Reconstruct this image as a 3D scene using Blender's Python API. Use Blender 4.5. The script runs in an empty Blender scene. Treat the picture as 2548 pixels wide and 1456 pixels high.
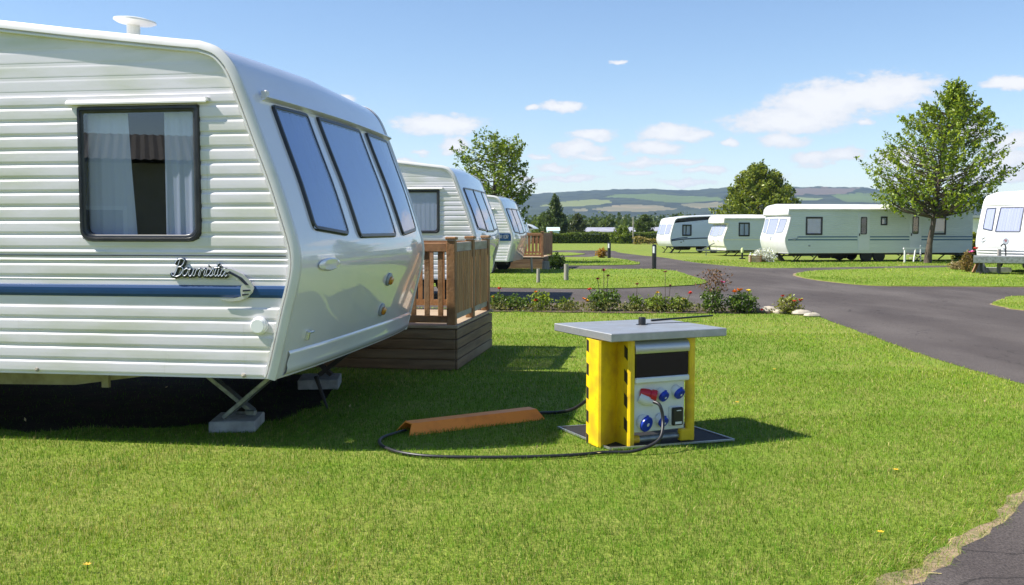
SUN_EL, SUN_PHI, SUN_E = 50, 6.0, 4.8
SKY_S, SKY_AIR, SKY_DUST, SKY_OZ, SKY_SAT = 0.088, 1.0, 0.0, 3.0, 1.03
CLOUD_LO, CLOUD_HI = (5.0, 5.2, 5.7), (6.3, 6.3, 6.4)
HAZE, EXPO = 0.00012, 0.88
import bpy, math, random
import numpy as np
from mathutils import Vector, Matrix, noise as mnoise
from mathutils.geometry import tessellate_polygon
D2R = math.radians
rnd = random.Random(11)
nrs = np.random.RandomState(5)
sc = bpy.context.scene
COL = sc.collection

# ------------------------------------------------------------------ camera model (eye 1.6 m above the lawn)
F, CX, CY, EYE = 2455.0, 1273.5, 728.0, 1.6
TH = math.atan(159 / F)
def ray(X, Y):
    xc, yc = (X - CX) / F, (CY - Y) / F
    return Vector((xc, math.cos(TH) + yc * math.sin(TH), -math.sin(TH) + yc * math.cos(TH)))
def G(X, Y, z=0.0):                       # measured point of the photograph -> point on the ground
    d = ray(X, Y); t = (z - EYE) / d.z
    return Vector((0, 0, EYE)) + d * t
def P(X, Y, dist):                        # measured point -> point at a given distance along y
    d = ray(X, Y)
    return Vector((0, 0, EYE)) + d * (dist / d.y)

# ------------------------------------------------------------------ materials
MATS = {}
def nodes_of(m):
    m.use_nodes = True
    return m.node_tree.nodes, m.node_tree.links
def mat(name, col, rough=0.5, col2=None, nscale=4.0, detail=4.0, lo=0.35, hi=0.65, metallic=0.0, bump=0.0, bscale=None,
        spec=0.5, coat=0.0, stretch=(1, 1, 1), rough2=None, col3=None, n3scale=0.6):
    if name in MATS: return MATS[name]
    m = bpy.data.materials.new(name); N, L = nodes_of(m)
    b = N['Principled BSDF']
    b.inputs['Base Color'].default_value = (*col, 1); b.inputs['Roughness'].default_value = rough
    b.inputs['Metallic'].default_value = metallic; b.inputs['Specular IOR Level'].default_value = spec
    b.inputs['Coat Weight'].default_value = coat; b.inputs['Coat Roughness'].default_value = 0.04
    tc = N.new('ShaderNodeTexCoord'); mp = N.new('ShaderNodeMapping')
    mp.inputs['Scale'].default_value = stretch
    L.new(tc.outputs['Object'], mp.inputs['Vector'])
    if col2:
        t = N.new('ShaderNodeTexNoise'); t.inputs['Scale'].default_value = nscale; t.inputs['Detail'].default_value = detail
        t.inputs['Roughness'].default_value = 0.6
        L.new(mp.outputs['Vector'], t.inputs['Vector'])
        r = N.new('ShaderNodeMapRange'); r.inputs['From Min'].default_value = lo; r.inputs['From Max'].default_value = hi
        L.new(t.outputs['Fac'], r.inputs['Value'])
        x = N.new('ShaderNodeMix'); x.data_type = 'RGBA'
        x.inputs[6].default_value = (*col, 1); x.inputs[7].default_value = (*col2, 1)
        L.new(r.outputs['Result'], x.inputs[0]); out = x.outputs[2]
        if col3:
            t3 = N.new('ShaderNodeTexNoise'); t3.inputs['Scale'].default_value = n3scale; t3.inputs['Detail'].default_value = 5
            L.new(mp.outputs['Vector'], t3.inputs['Vector'])
            r3 = N.new('ShaderNodeMapRange'); r3.inputs['From Min'].default_value = 0.45; r3.inputs['From Max'].default_value = 0.7
            L.new(t3.outputs['Fac'], r3.inputs['Value'])
            x3 = N.new('ShaderNodeMix'); x3.data_type = 'RGBA'; x3.inputs[7].default_value = (*col3, 1)
            L.new(out, x3.inputs[6]); L.new(r3.outputs['Result'], x3.inputs[0]); out = x3.outputs[2]
        L.new(out, b.inputs['Base Color'])
        if rough2 is not None:
            rr = N.new('ShaderNodeMapRange'); rr.inputs['To Min'].default_value = rough; rr.inputs['To Max'].default_value = rough2
            L.new(r.outputs['Result'], rr.inputs['Value']); L.new(rr.outputs['Result'], b.inputs['Roughness'])
    if bump:
        t2 = N.new('ShaderNodeTexNoise'); t2.inputs['Scale'].default_value = bscale or nscale * 4; t2.inputs['Detail'].default_value = 5
        L.new(mp.outputs['Vector'], t2.inputs['Vector'])
        bp = N.new('ShaderNodeBump'); bp.inputs['Strength'].default_value = bump; bp.inputs['Distance'].default_value = 0.02
        L.new(t2.outputs['Fac'], bp.inputs['Height']); L.new(bp.outputs['Normal'], b.inputs['Normal'])
    MATS[name] = m
    return m
def glass_mat(name, tint, refl=1.0, ior=1.5, rough=0.0):
    if name in MATS: return MATS[name]
    m = bpy.data.materials.new(name); N, L = nodes_of(m)
    N.remove(N['Principled BSDF']); out = N['Material Output']
    tr = N.new('ShaderNodeBsdfTransparent'); tr.inputs['Color'].default_value = (*tint, 1)
    gl = N.new('ShaderNodeBsdfGlossy'); gl.inputs['Roughness'].default_value = rough
    gl.inputs['Color'].default_value = (refl, refl, refl, 1)
    f0 = ((ior - 1) / (ior + 1)) ** 2
    lw = N.new('ShaderNodeLayerWeight'); lw.inputs['Blend'].default_value = 0.5
    pw = N.new('ShaderNodeMath'); pw.operation = 'POWER'; pw.inputs[1].default_value = 5; L.new(lw.outputs['Facing'], pw.inputs[0])
    fr = N.new('ShaderNodeMath'); fr.operation = 'MULTIPLY_ADD'; fr.inputs[1].default_value = 1 - f0; fr.inputs[2].default_value = f0; L.new(pw.outputs[0], fr.inputs[0])
    mx = N.new('ShaderNodeMixShader')
    L.new(fr.outputs[0], mx.inputs['Fac']); L.new(tr.outputs['BSDF'], mx.inputs[1]); L.new(gl.outputs['BSDF'], mx.inputs[2])
    L.new(mx.outputs['Shader'], out.inputs['Surface'])
    MATS[name] = m
    return m
def leaf_mat(name, attr=True, col=(0.06, 0.1, 0.02), trans=0.35, rough=0.5, tcol=None, spec=0.35):
    if name in MATS: return MATS[name]
    m = bpy.data.materials.new(name); N, L = nodes_of(m)
    b = N['Principled BSDF']; out = N['Material Output']
    b.inputs['Roughness'].default_value = rough; b.inputs['Specular IOR Level'].default_value = spec
    tl = N.new('ShaderNodeBsdfTranslucent'); mx = N.new('ShaderNodeMixShader'); mx.inputs['Fac'].default_value = trans
    if attr:
        a = N.new('ShaderNodeAttribute'); a.attribute_name = 'tint'
        L.new(a.outputs['Color'], b.inputs['Base Color'])
        g = N.new('ShaderNodeMix'); g.data_type = 'RGBA'; g.blend_type = 'MULTIPLY'; g.inputs[0].default_value = 1
        g.inputs[7].default_value = (*(tcol or (1.3, 1.25, 0.5)), 1)
        L.new(a.outputs['Color'], g.inputs[6]); L.new(g.outputs[2], tl.inputs['Color'])
    else:
        b.inputs['Base Color'].default_value = (*col, 1); tl.inputs['Color'].default_value = (*col, 1)
    L.new(b.outputs['BSDF'], mx.inputs[1]); L.new(tl.outputs['BSDF'], mx.inputs[2]); L.new(mx.outputs['Shader'], out.inputs['Surface'])
    MATS[name] = m
    return m

GEL = mat('gelcoat', (0.80, 0.785, 0.835), 0.30, col2=(0.74, 0.725, 0.755), nscale=1.2, coat=1.0, lo=0.45, hi=0.75)
GEL.node_tree.nodes['Principled BSDF'].inputs['Coat IOR'].default_value = 1.75
SIDING = mat('painted aluminium', (0.765, 0.725, 0.775), 0.34, col2=(0.69, 0.655, 0.68), nscale=1.1, detail=8, lo=0.42, hi=0.8, stretch=(0.5, 1, 2.2),
             col3=(0.58, 0.58, 0.49), n3scale=2.2)
SIDING_PALE = mat('pale painted aluminium', (0.68, 0.71, 0.74), 0.4, col2=(0.62, 0.65, 0.67), nscale=1.0, stretch=(0.5, 1, 2))
SIDING_GREEN = mat('pale green painted aluminium', (0.64, 0.69, 0.68), 0.42, col2=(0.57, 0.62, 0.61), nscale=1.0, stretch=(0.5, 1, 2))
SIDING_BLUE = mat('pale blue painted aluminium', (0.60, 0.64, 0.82), 0.4, col2=(0.55, 0.60, 0.76), nscale=1.0, stretch=(0.5, 1, 2))
def grime(m, col, streak, scale, lo, hi):      # rain streaks and algae: a thin brown green film in vertical runs
    N, L = nodes_of(m); b = N['Principled BSDF']; src = b.inputs['Base Color'].links[0].from_socket
    tc = N.new('ShaderNodeTexCoord'); mp = N.new('ShaderNodeMapping'); mp.inputs['Scale'].default_value = streak; L.new(tc.outputs['Object'], mp.inputs['Vector'])
    t = N.new('ShaderNodeTexNoise'); t.inputs['Scale'].default_value = scale; t.inputs['Detail'].default_value = 9; t.inputs['Roughness'].default_value = 0.7; L.new(mp.outputs['Vector'], t.inputs['Vector'])
    r = N.new('ShaderNodeMapRange'); r.inputs['From Min'].default_value = lo; r.inputs['From Max'].default_value = hi; L.new(t.outputs['Fac'], r.inputs['Value'])
    x = N.new('ShaderNodeMix'); x.data_type = 'RGBA'; x.inputs[7].default_value = (*col, 1); L.new(src, x.inputs[6]); L.new(r.outputs['Result'], x.inputs[0]); L.new(x.outputs[2], b.inputs['Base Color'])
grime(SIDING, (0.42, 0.40, 0.30), (7, 7, 0.55), 1.6, 0.62, 0.92)
grime(SIDING, (0.30, 0.25, 0.16), (9, 9, 9), 2.0, 0.70, 0.82)
TRIM = mat('off white trim', (0.72, 0.70, 0.695), 0.35, col2=(0.58, 0.55, 0.50), nscale=3, detail=8, lo=0.5, hi=0.85)
grime(TRIM, (0.22, 0.15, 0.08), (6, 6, 6), 2.2, 0.70, 0.80)
CREAM = mat('cream plastic', (0.78, 0.76, 0.66), 0.3, col2=(0.66, 0.63, 0.52), nscale=2.5, lo=0.45, hi=0.8)
ROOFM = mat('roof paint', (0.72, 0.71, 0.66), 0.45, col2=(0.55, 0.54, 0.48), nscale=2, detail=8)
RUBBER = mat('black rubber', (0.012, 0.013, 0.017), 0.32, col2=(0.03, 0.03, 0.033), nscale=6)
TYRE = mat('tyre rubber', (0.012, 0.012, 0.012), 0.8)
GLASS = glass_mat('window glass', (0.84, 0.89, 0.96), 1.0, 2.0)
TINTED = glass_mat('tinted front glass', (0.60, 0.76, 1.0), 1.0, 2.4)
TINT_FAR = glass_mat('far tinted glass', (0.74, 0.77, 0.84), 0.9, 1.35)
TINT_R = glass_mat('clear blue glass', (0.76, 0.79, 0.88), 0.9, 1.5)
CURTAIN = leaf_mat('net curtain', attr=False, col=(0.74, 0.74, 0.86), trans=0.3, rough=0.8)
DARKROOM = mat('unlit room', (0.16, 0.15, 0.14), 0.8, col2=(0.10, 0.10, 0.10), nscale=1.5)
BLUE = mat('blue stripe paint', (0.004, 0.040, 0.135), 0.35, col2=(0.005, 0.05, 0.16), nscale=2)
TEAL = mat('blue grey stripe paint', (0.05, 0.13, 0.22), 0.4)
NAVY = mat('navy stripe paint', (0.015, 0.035, 0.11), 0.4)
CHROME = mat('chrome', (0.66, 0.66, 0.68), 0.25, metallic=0.6)
DARKCH = mat('dark badge backing', (0.02, 0.025, 0.045), 0.25)
AMBER = mat('amber lens', (0.55, 0.22, 0.02), 0.15, coat=0.5)
GREYPL = mat('grey lamp base', (0.30, 0.33, 0.36), 0.35)
STEEL = mat('galvanised steel', (0.34, 0.36, 0.36), 0.42, col2=(0.20, 0.21, 0.20), nscale=14, metallic=0.75, rough2=0.6, bump=0.1)
CHASSIS = mat('yellowed chassis paint', (0.40, 0.37, 0.24), 0.6, col2=(0.22, 0.19, 0.11), nscale=5)
DARKST = mat('dark chassis steel', (0.022, 0.022, 0.024), 0.6, col2=(0.05, 0.04, 0.035), nscale=5)
CONC = mat('concrete', (0.40, 0.40, 0.38), 0.9, col2=(0.27, 0.27, 0.25), nscale=9, bump=0.4, bscale=60)
WOOD = mat('treated timber', (0.31, 0.155, 0.055), 0.7, col2=(0.17, 0.08, 0.028), nscale=3.5, detail=7, stretch=(1, 1, 1), bump=0.25, bscale=30, col3=(0.31, 0.20, 0.11), n3scale=2.0)
WOODV = mat('treated pickets', (0.44, 0.225, 0.080), 0.7, col2=(0.24, 0.115, 0.038), nscale=5, detail=7, stretch=(3, 3, 0.35), bump=0.25, bscale=25)
WOODH = mat('timber cladding', (0.23, 0.140, 0.068), 0.75, col2=(0.12, 0.070, 0.034), nscale=4, detail=8, stretch=(0.35, 0.35, 4), bump=0.3, bscale=20, col3=(0.27, 0.205, 0.125), n3scale=1.3)
WOODT = mat('weathered deck boards', (0.42, 0.33, 0.23), 0.8, col2=(0.30, 0.22, 0.14), nscale=4, stretch=(0.5, 4, 1))
GREYRAIL = mat('weathered rail', (0.42, 0.38, 0.32), 0.75, col2=(0.30, 0.25, 0.19), nscale=4, stretch=(1, 1, 3))
REDWOOD = mat('reddish timber', (0.33, 0.165, 0.07), 0.7, col2=(0.20, 0.095, 0.04), nscale=4, detail=6, bump=0.2)
POSTG = mat('weathered grey post', (0.36, 0.33, 0.29), 0.85, col2=(0.22, 0.20, 0.17), nscale=8, stretch=(2, 2, 0.4), bump=0.3)
YELLOW = mat('yellow paint', (0.84, 0.58, 0.010), 0.4, col2=(0.74, 0.49, 0.012), nscale=4, detail=8, lo=0.45, hi=0.8, bump=0.04, col3=(0.60, 0.36, 0.02), n3scale=7)
grime(YELLOW, (0.20, 0.12, 0.03), (4, 4, 2), 6.0, 0.64, 0.74)
BLACKTAPE = mat('black hazard tape', (0.016, 0.016, 0.016), 0.5)
WHITEBOX = mat('white switch box', (0.74, 0.76, 0.74), 0.35, col2=(0.62, 0.64, 0.61), nscale=4, lo=0.45, hi=0.8)
ALU = mat('brushed aluminium', (0.55, 0.56, 0.57), 0.38, col2=(0.44, 0.45, 0.46), nscale=3, metallic=0.85, stretch=(0.3, 6, 6), rough2=0.5)
TABLETOP = mat('zinc table top', (0.50, 0.51, 0.52), 0.4, col2=(0.33, 0.34, 0.35), nscale=5, detail=8, metallic=0.7, rough2=0.58, col3=(0.42, 0.42, 0.42), n3scale=20)
BLACKPL = mat('black plastic', (0.014, 0.014, 0.015), 0.38)
SMOKED = mat('smoked plastic cover', (0.008, 0.008, 0.008), 0.16)
SOCKBLUE = mat('blue socket plastic', (0.012, 0.045, 0.42), 0.3)
SOCKRED = mat('red plug plastic', (0.52, 0.015, 0.03), 0.3)
SOCKWHITE = mat('white socket plastic', (0.70, 0.71, 0.70), 0.4)
CABLE = mat('black cable', (0.014, 0.014, 0.016), 0.42)
ORANGE = mat('orange painted cover', (0.92, 0.28, 0.03), 0.5, col2=(0.76, 0.21, 0.025), nscale=8, detail=8, lo=0.5, hi=0.8)
STONE = mat('pale stone', (0.48, 0.42, 0.33), 0.9, col2=(0.34, 0.30, 0.24), nscale=6, bump=0.4)
BARK = mat('bark', (0.13, 0.10, 0.07), 0.9, col2=(0.06, 0.048, 0.035), nscale=9, stretch=(3, 3, 0.6), bump=0.8, bscale=30)
TERRA = mat('roof tiles', (0.13, 0.115, 0.105), 0.8, col2=(0.07, 0.062, 0.055), nscale=6)
RENDERW = mat('grey render', (0.46, 0.43, 0.40), 0.9, col2=(0.40, 0.375, 0.34), nscale=3)
WHITEP = mat('white paint', (0.78, 0.79, 0.78), 0.4)
WHITER = mat('white reflector', (0.75, 0.76, 0.76), 0.3)

# ------------------------------------------------------------------ mesh helpers
def obj(name, v, f, m, parent=None, smooth=False, fm=None):
    me = bpy.data.meshes.new(name)
    me.from_pydata([tuple(p) for p in v], [], f)
    for k in (m if isinstance(m, (list, tuple)) else [m]): me.materials.append(k)
    if fm is not None: me.polygons.foreach_set('material_index', fm)
    if smooth: me.polygons.foreach_set('use_smooth', [True] * len(me.polygons))
    me.update()
    o = bpy.data.objects.new(name, me); COL.objects.link(o)
    if parent is not None: o.parent = parent
    return o
def tag(o, label=None, cat=None, group=None, kind=None):
    if label: o['label'] = label
    if cat: o['category'] = cat
    if group: o['group'] = group
    if kind: o['kind'] = kind
    return o
def thing(name, label, cat, loc=(0, 0, 0), rz=0.0, group=None):
    o = bpy.data.objects.new(name, None); o.empty_display_size = 0.2; COL.objects.link(o)
    o.location = loc; o.rotation_euler = (0, 0, rz)
    return tag(o, label, cat, group)
class MB:
    def __init__(s): s.v = []; s.f = []; s.m = []
    def add(s, v, f, mi=0):
        n = len(s.v); s.v += [tuple(p) for p in v]
        for q in f: s.f.append([i + n for i in q]); s.m.append(mi)
        return s
    def box(s, c, size, M=None, mi=0, b=0.0):
        x, y, z = [a / 2 for a in size]; C = Vector(c)
        if b <= 0:
            v = [Vector((i, j, k)) for i in (-x, x) for j in (-y, y) for k in (-z, z)]
            f = [(0, 1, 3, 2), (4, 6, 7, 5), (0, 4, 5, 1), (2, 3, 7, 6), (0, 2, 6, 4), (1, 5, 7, 3)]
        else:
            v = []
            for sx in (-1, 1):
                for sy in (-1, 1):
                    for sz in (-1, 1):
                        v += [Vector((sx * x, sy * (y - b), sz * (z - b))), Vector((sx * (x - b), sy * y, sz * (z - b))), Vector((sx * (x - b), sy * (y - b), sz * z))]
            def I(sx, sy, sz, a): return ((sx > 0) * 4 + (sy > 0) * 2 + (sz > 0)) * 3 + a
            f = []
            for sg in (-1, 1):
                q = [I(sg, -1, -1, 0), I(sg, 1, -1, 0), I(sg, 1, 1, 0), I(sg, -1, 1, 0)]; f.append(q if sg > 0 else q[::-1])
                q = [I(-1, sg, -1, 1), I(1, sg, -1, 1), I(1, sg, 1, 1), I(-1, sg, 1, 1)]; f.append(q[::-1] if sg > 0 else q)
                q = [I(-1, -1, sg, 2), I(1, -1, sg, 2), I(1, 1, sg, 2), I(-1, 1, sg, 2)]; f.append(q if sg > 0 else q[::-1])
            for a in (-1, 1):
                for c2 in (-1, 1):
                    f.append([I(a, c2, -1, 0), I(a, c2, 1, 0), I(a, c2, 1, 1), I(a, c2, -1, 1)])
                    f.append([I(a, -1, c2, 0), I(a, 1, c2, 0), I(a, 1, c2, 2), I(a, -1, c2, 2)])
                    f.append([I(-1, a, c2, 1), I(1, a, c2, 1), I(1, a, c2, 2), I(-1, a, c2, 2)])
                    for e in (-1, 1): f.append([I(a, c2, e, 0), I(a, c2, e, 1), I(a, c2, e, 2)])
        v = [(M @ p if M else p) + C for p in v]
        return s.add(v, f, mi)
    def bar(s, a, b, w, h, mi=0, up=(0, 0, 1), bev=0.0):
        a, b = Vector(a), Vector(b); d = b - a; L = d.length; d = d / L
        u = Vector(up); x = d.cross(u)
        if x.length < 1e-4: x = d.cross(Vector((0, 1, 0)))
        x.normalize(); z = x.cross(d)
        M = Matrix((x, d, z)).transposed()
        return s.box((a + b) / 2, (w, L, h), M, mi, bev)
    def tube(s, pts, r, n=8, mi=0, cap=True):
        pts = [Vector(p) for p in pts]; k = len(pts)
        rr = r if isinstance(r, (list, tuple)) else [r] * k
        v = []; prev = None
        for i, p in enumerate(pts):
            t = (pts[min(i + 1, k - 1)] - pts[max(i - 1, 0)])
            if t.length < 1e-9: t = Vector((0, 0, 1))
            t.normalize()
            if prev is None:
                a = t.cross(Vector((0, 0, 1)))
                if a.length < 0.05: a = t.cross(Vector((0, 1, 0)))
            else: a = prev - t * prev.dot(t)
            a.normalize(); prev = a; b = t.cross(a)
            for j in range(n):
                q = 2 * math.pi * j / n
                v.append(p + (a * math.cos(q) + b * math.sin(q)) * rr[i])
        f = [[i * n + j, i * n + (j + 1) % n, (i + 1) * n + (j + 1) % n, (i + 1) * n + j] for i in range(k - 1) for j in range(n)]
        if cap: f += [list(range(n))[::-1], [(k - 1) * n + j for j in range(n)]]
        return s.add(v, f, mi)
    def lathe(s, prof, n=20, M=None, mi=0):       # prof: (r, z) along local z
        v = []; k = len(prof)
        for r, z in prof:
            for j in range(n):
                q = 2 * math.pi * j / n; v.append(Vector((r * math.cos(q), r * math.sin(q), z)))
        f = [[i * n + j, i * n + (j + 1) % n, (i + 1) * n + (j + 1) % n, (i + 1) * n + j] for i in range(k - 1) for j in range(n)]
        f += [list(range(n))[::-1], [(k - 1) * n + j for j in range(n)]]
        if M: v = [M @ p for p in v]
        return s.add(v, f, mi)
    def prism(s, poly, d, A, B_, N_, O=(0, 0, 0), mi=0):   # polygon in plane (A, B_), thickness d along N_
        A, B_, N_, O = Vector(A), Vector(B_), Vector(N_), Vector(O)
        n = len(poly); v = [O + A * p[0] + B_ * p[1] for p in poly]; v += [p + N_ * d for p in v]
        tris = tessellate_polygon([[Vector((p[0], p[1], 0)) for p in poly]])
        f = [list(t)[::-1] for t in tris] + [[i + n for i in t] for t in tris]
        f += [[i, (i + 1) % n, (i + 1) % n + n, i + n] for i in range(n)]
        return s.add(v, f, mi)
    def grid(s, rows, mi=0):
        n = len(rows[0]); v = [p for r in rows for p in r]
        f = [[i * n + j, i * n + j + 1, (i + 1) * n + j + 1, (i + 1) * n + j] for i in range(len(rows) - 1) for j in range(n - 1)]
        return s.add(v, f, mi)
    def build(s, name, m, parent=None, smooth=False, fix=True):
        o = obj(name, s.v, s.f, m, parent, False, s.m)
        if fix:
            import bmesh
            bm = bmesh.new(); bm.from_mesh(o.data); bmesh.ops.recalc_face_normals(bm, faces=bm.faces)
            if smooth:
                for e in bm.edges:
                    e.smooth = len(e.link_faces) < 2 or e.calc_face_angle(0) < 0.7
            for q in bm.faces: q.smooth = bool(smooth)
            bm.to_mesh(o.data); bm.free()
        return o
def catmull(pts, n):
    pts = [Vector(p) for p in pts]; out = []
    for i in range(len(pts) - 1):
        p0, p1, p2, p3 = pts[max(i - 1, 0)], pts[i], pts[i + 1], pts[min(i + 2, len(pts) - 1)]
        for k in range(n):
            t = k / n
            out.append(0.5 * ((2 * p1) + (p2 - p0) * t + (2 * p0 - 5 * p1 + 4 * p2 - p3) * t * t + (3 * p1 - p0 - 3 * p2 + p3) * t ** 3))
    return out + [pts[-1]]
def rloop(c, r, n=5):                     # quadrilateral with rounded corners; r one value or four
    rr = r if isinstance(r, (list, tuple)) else [r] * 4
    c = [Vector(p) for p in c]; out = []
    for i in range(4):
        p = c[i]; a = (c[i - 1] - p).normalized(); b = (c[(i + 1) % 4] - p).normalized(); q = rr[i]
        A, B_ = p + a * q, p + b * q
        for k in range(n + 1):
            t = k / n; out.append(A * (1 - t) ** 2 + p * 2 * t * (1 - t) + B_ * t * t)
    return out
# ------------------------------------------------------------------ caravans
def interp(x, pts):                        # pts sorted by first value
    if x <= pts[0][0]: return pts[0][1]
    for a, b in zip(pts, pts[1:]):
        if x <= b[0]: return a[1] + (b[1] - a[1]) * (x - a[0]) / max(1e-9, b[0] - a[0])
    return pts[-1][1]
class Caravan:
    """Local frame: x forward (0 near the front foot), y across (0 = wall towards the viewer), z up; mir=-1 for a van whose front points left."""
    def __init__(s, name, label, loc, rz, L, W, back, prof, mir=1, bulge=0.06, cross=((0, 0), (1.8, 0.05)), zfade=None, over=0.0,
                 group=None, cat='caravan'):
        s.root = thing(name, label, cat, (loc[0], loc[1], 0), rz, group)
        s.L, s.W, s.m, s.bulge, s.cross, s.over = L, W, mir, bulge, list(cross), over
        sm = [(p.x, p.z) for p in catmull([(x, 0, z) for x, z in prof], 6)]
        s.prof = [sm[0]]
        for p in sm[1:]:
            if p[1] < s.prof[-1][1] - 1e-4: s.prof.append(p)
        s.back = list(back); s.zb = prof[-1][1]; s.ztop = s.prof[0][1]
        s.zfade = zfade if zfade is not None else s.ztop - 0.5
        s.out = s.back + s.prof
        s.byz = sorted([(z, x) for x, z in s.out])
        s.fz = sorted([(z, x) for x, z in s.prof])
    def T(s, x, y, z): return Vector((s.m * x, y, z))
    def cam(s, y): return interp(min(y, s.W - y), s.cross)
    def xf(s, z): return interp(z, s.fz)
    def surf(s, v, z, off=0.0):           # point of the front panel
        x = s.xf(z); e = 0.01
        dx = (s.xf(min(z + e, s.ztop)) - s.xf(max(z - e, s.zb))) / (min(z + e, s.ztop) - max(z - e, s.zb))
        n = Vector((1, 0, -dx)).normalized()
        b = s.bulge * (1 - abs(2 * v - 1) ** 3) * min(1, max(0, (s.ztop - z) / 0.4))
        w = max(0, min(1, (z - s.zfade) / (s.ztop - s.zfade)))
        y = v * s.W
        return s.T(x + b + n.x * off, y, z + s.cam(y) * w + n.z * off)
    def shell(s, front, roofm, side, trimm, pitch=0.1025, amp=0.0075, flat=(), windows=(), tw=0.07, tp=0.04, ztopflat=99, interior=True):
        # front panel
        zs = [z for x, z in s.prof]; g = []
        for z in zs: g.append([s.surf(k / 28, z) for k in range(29)])
        s.front = MB().grid(g).build('front_panel', front, s.root, True)
        # roof, with the camber of the front
        ys = [-s.over] + [y for y, d in s.cross if y > 0 or s.over == 0]
        if 0 not in ys and s.over == 0: ys = [0] + ys
        ys = sorted(set(ys + [s.W - y for y in ys]))
        rows = []
        if s.over: rows.append([s.T(x, -s.over, z - 0.07) for x, z in s.back + [s.prof[0]]])
        for y in ys: rows.append([s.T(x, y, z + s.cam(max(0, min(y, s.W)))) for x, z in s.back + [s.prof[0]]])
        if s.over: rows.append([s.T(x, s.W + s.over, z - 0.07) for x, z in s.back + [s.prof[0]]])
        MB().grid(rows).build('roof', roofm, s.root, True)
        # ribbed side wall towards the viewer
        rib = [(0.0, 0.0), (0.04, 0.2), (0.09, 0.72), (0.14, 0.94), (0.20, 1.0), (0.45, 1.0), (0.70, 0.92), (0.78, 0.72), (0.83, 0.0), (0.99, 0.0)]
        z1 = s.back[0][1] + s.cam(0) - 0.004
        zr = []; z = s.zb + 0.004; base = s.zb + 0.004
        brk = sorted({w[2] for w in windows} | {w[3] for w in windows} | {q for f in flat for q in f})
        n = int((z1 - base) / pitch) + 1
        for i in range(n):
            for fr, o in rib: zr.append((base + (i + 1 - fr) * pitch, o))
        zr = [(z, o) for z, o in zr if base <= z < z1]
        def off(z):
            if any(a <= z <= b for a, b in flat): return 0.0
            fr = (-(z - base) / pitch) % 1.0
            return interp(fr, rib + [(1.0, 0.0)]) * (amp if z < ztopflat else amp * 0.22)
        zz = sorted({round(z, 4) for z, o in zr} | {round(b, 4) for b in brk} | {base, z1} | {round(z + 0.0012, 4) for z in brk})
        mb = MB()
        xm = lambda z: interp(z, s.byz) - 0.012
        for za, zc in zip(zz, zz[1:]):
            mid = (za + zc) / 2
            cuts = sorted((w[0], w[1]) for w in windows if w[2] <= mid <= w[3])
            xe = xm(mid); spans = []; a = -s.L
            for c0, c1 in cuts: spans.append((a, c0)); a = c1
            spans.append((a, None))
            oa, oc = off(za), off(zc)
            for x0, x1 in spans:
                if x1 is None:
                    ea, ec = xm(za), xm(zc)
                    if min(ea, ec) <= x0: continue
                    e2a, e2c = max(x0, ea - 0.062), max(x0, ec - 0.062); e1a, e1c = max(x0, ea - 0.085), max(x0, ec - 0.085)
                    mb.add([s.T(x0, -oa, za), s.T(e1a, -oa, za), s.T(e2a, 0, za), s.T(ea, 0, za), s.T(x0, -oc, zc), s.T(e1c, -oc, zc), s.T(e2c, 0, zc), s.T(ec, 0, zc)],
                           [(0, 1, 5, 4), (1, 2, 6, 5), (2, 3, 7, 6)])
                else:
                    mb.add([s.T(x0, -oa, za), s.T(x1, -oa, za), s.T(x1, -oc, zc), s.T(x0, -oc, zc)], [(0, 1, 2, 3)])
        s.side = mb.build('side_panel', side, s.root)
        # far wall, rear wall, floor
        poly = [(x, z) for x, z in s.out] + [(-s.L, s.zb)]
        m2 = MB(); m2.prism([(x * s.m, z) for x, z in poly], 0.02, (1, 0, 0), (0, 0, 1), (0, 1, 0), (0, s.W - 0.02, 0)); m2.build('far_side_panel', side, s.root)
        zt = s.back[0][1]
        cs = [(y, zt + s.cam(y) - 0.004) for y in sorted(set([0] + [c[0] for c in s.cross] + [s.W - c[0] for c in s.cross]))]
        rp = [(0, s.zb)] + [(y, z) for y, z in cs][::1] + [(s.W, s.zb)]
        MB().prism(rp, 0.02 * s.m, (0, 1, 0), (0, 0, 1), (1, 0, 0), (-s.L * s.m, 0, 0)).build('rear_panel', side, s.root)
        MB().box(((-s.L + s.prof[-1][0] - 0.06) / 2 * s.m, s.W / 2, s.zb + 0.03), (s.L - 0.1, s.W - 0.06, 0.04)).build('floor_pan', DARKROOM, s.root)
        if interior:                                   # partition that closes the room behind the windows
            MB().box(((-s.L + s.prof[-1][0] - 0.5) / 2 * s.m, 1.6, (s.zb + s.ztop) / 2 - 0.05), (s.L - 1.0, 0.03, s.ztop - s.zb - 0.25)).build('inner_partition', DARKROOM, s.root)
        # edge trims on both sides
        for far in (False, True):
            pts = [Vector((x, z)) for x, z in s.out]
            nor = []
            for i in range(len(pts)):
                t = (pts[min(i + 1, len(pts) - 1)] - pts[max(i - 1, 0)]).normalized(); nor.append(Vector((t.y, -t.x)))   # inward
            rows = []
            for (a, d) in ((-0.004, 0.03), (-0.010, 0.0), (-0.010, -tp * 0.55), (0.008, -tp * 0.8), (tw * 0.5, -tp), (tw * 0.62, -tp), (tw * 0.68, -tp * 0.55), (tw * 0.76, -tp * 0.5), (tw * 0.8, -tp * 0.85), (tw * 0.96, -tp * 0.85), (tw, -tp * 0.4), (tw, 0.012)):
                rows.append([s.T(p.x + n_.x * a, (s.W - d) if far else d, p.y + n_.y * a) for p, n_ in zip(pts, nor)])
            MB().grid(rows).build('edge_trim', trimm, s.root, True)
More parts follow.
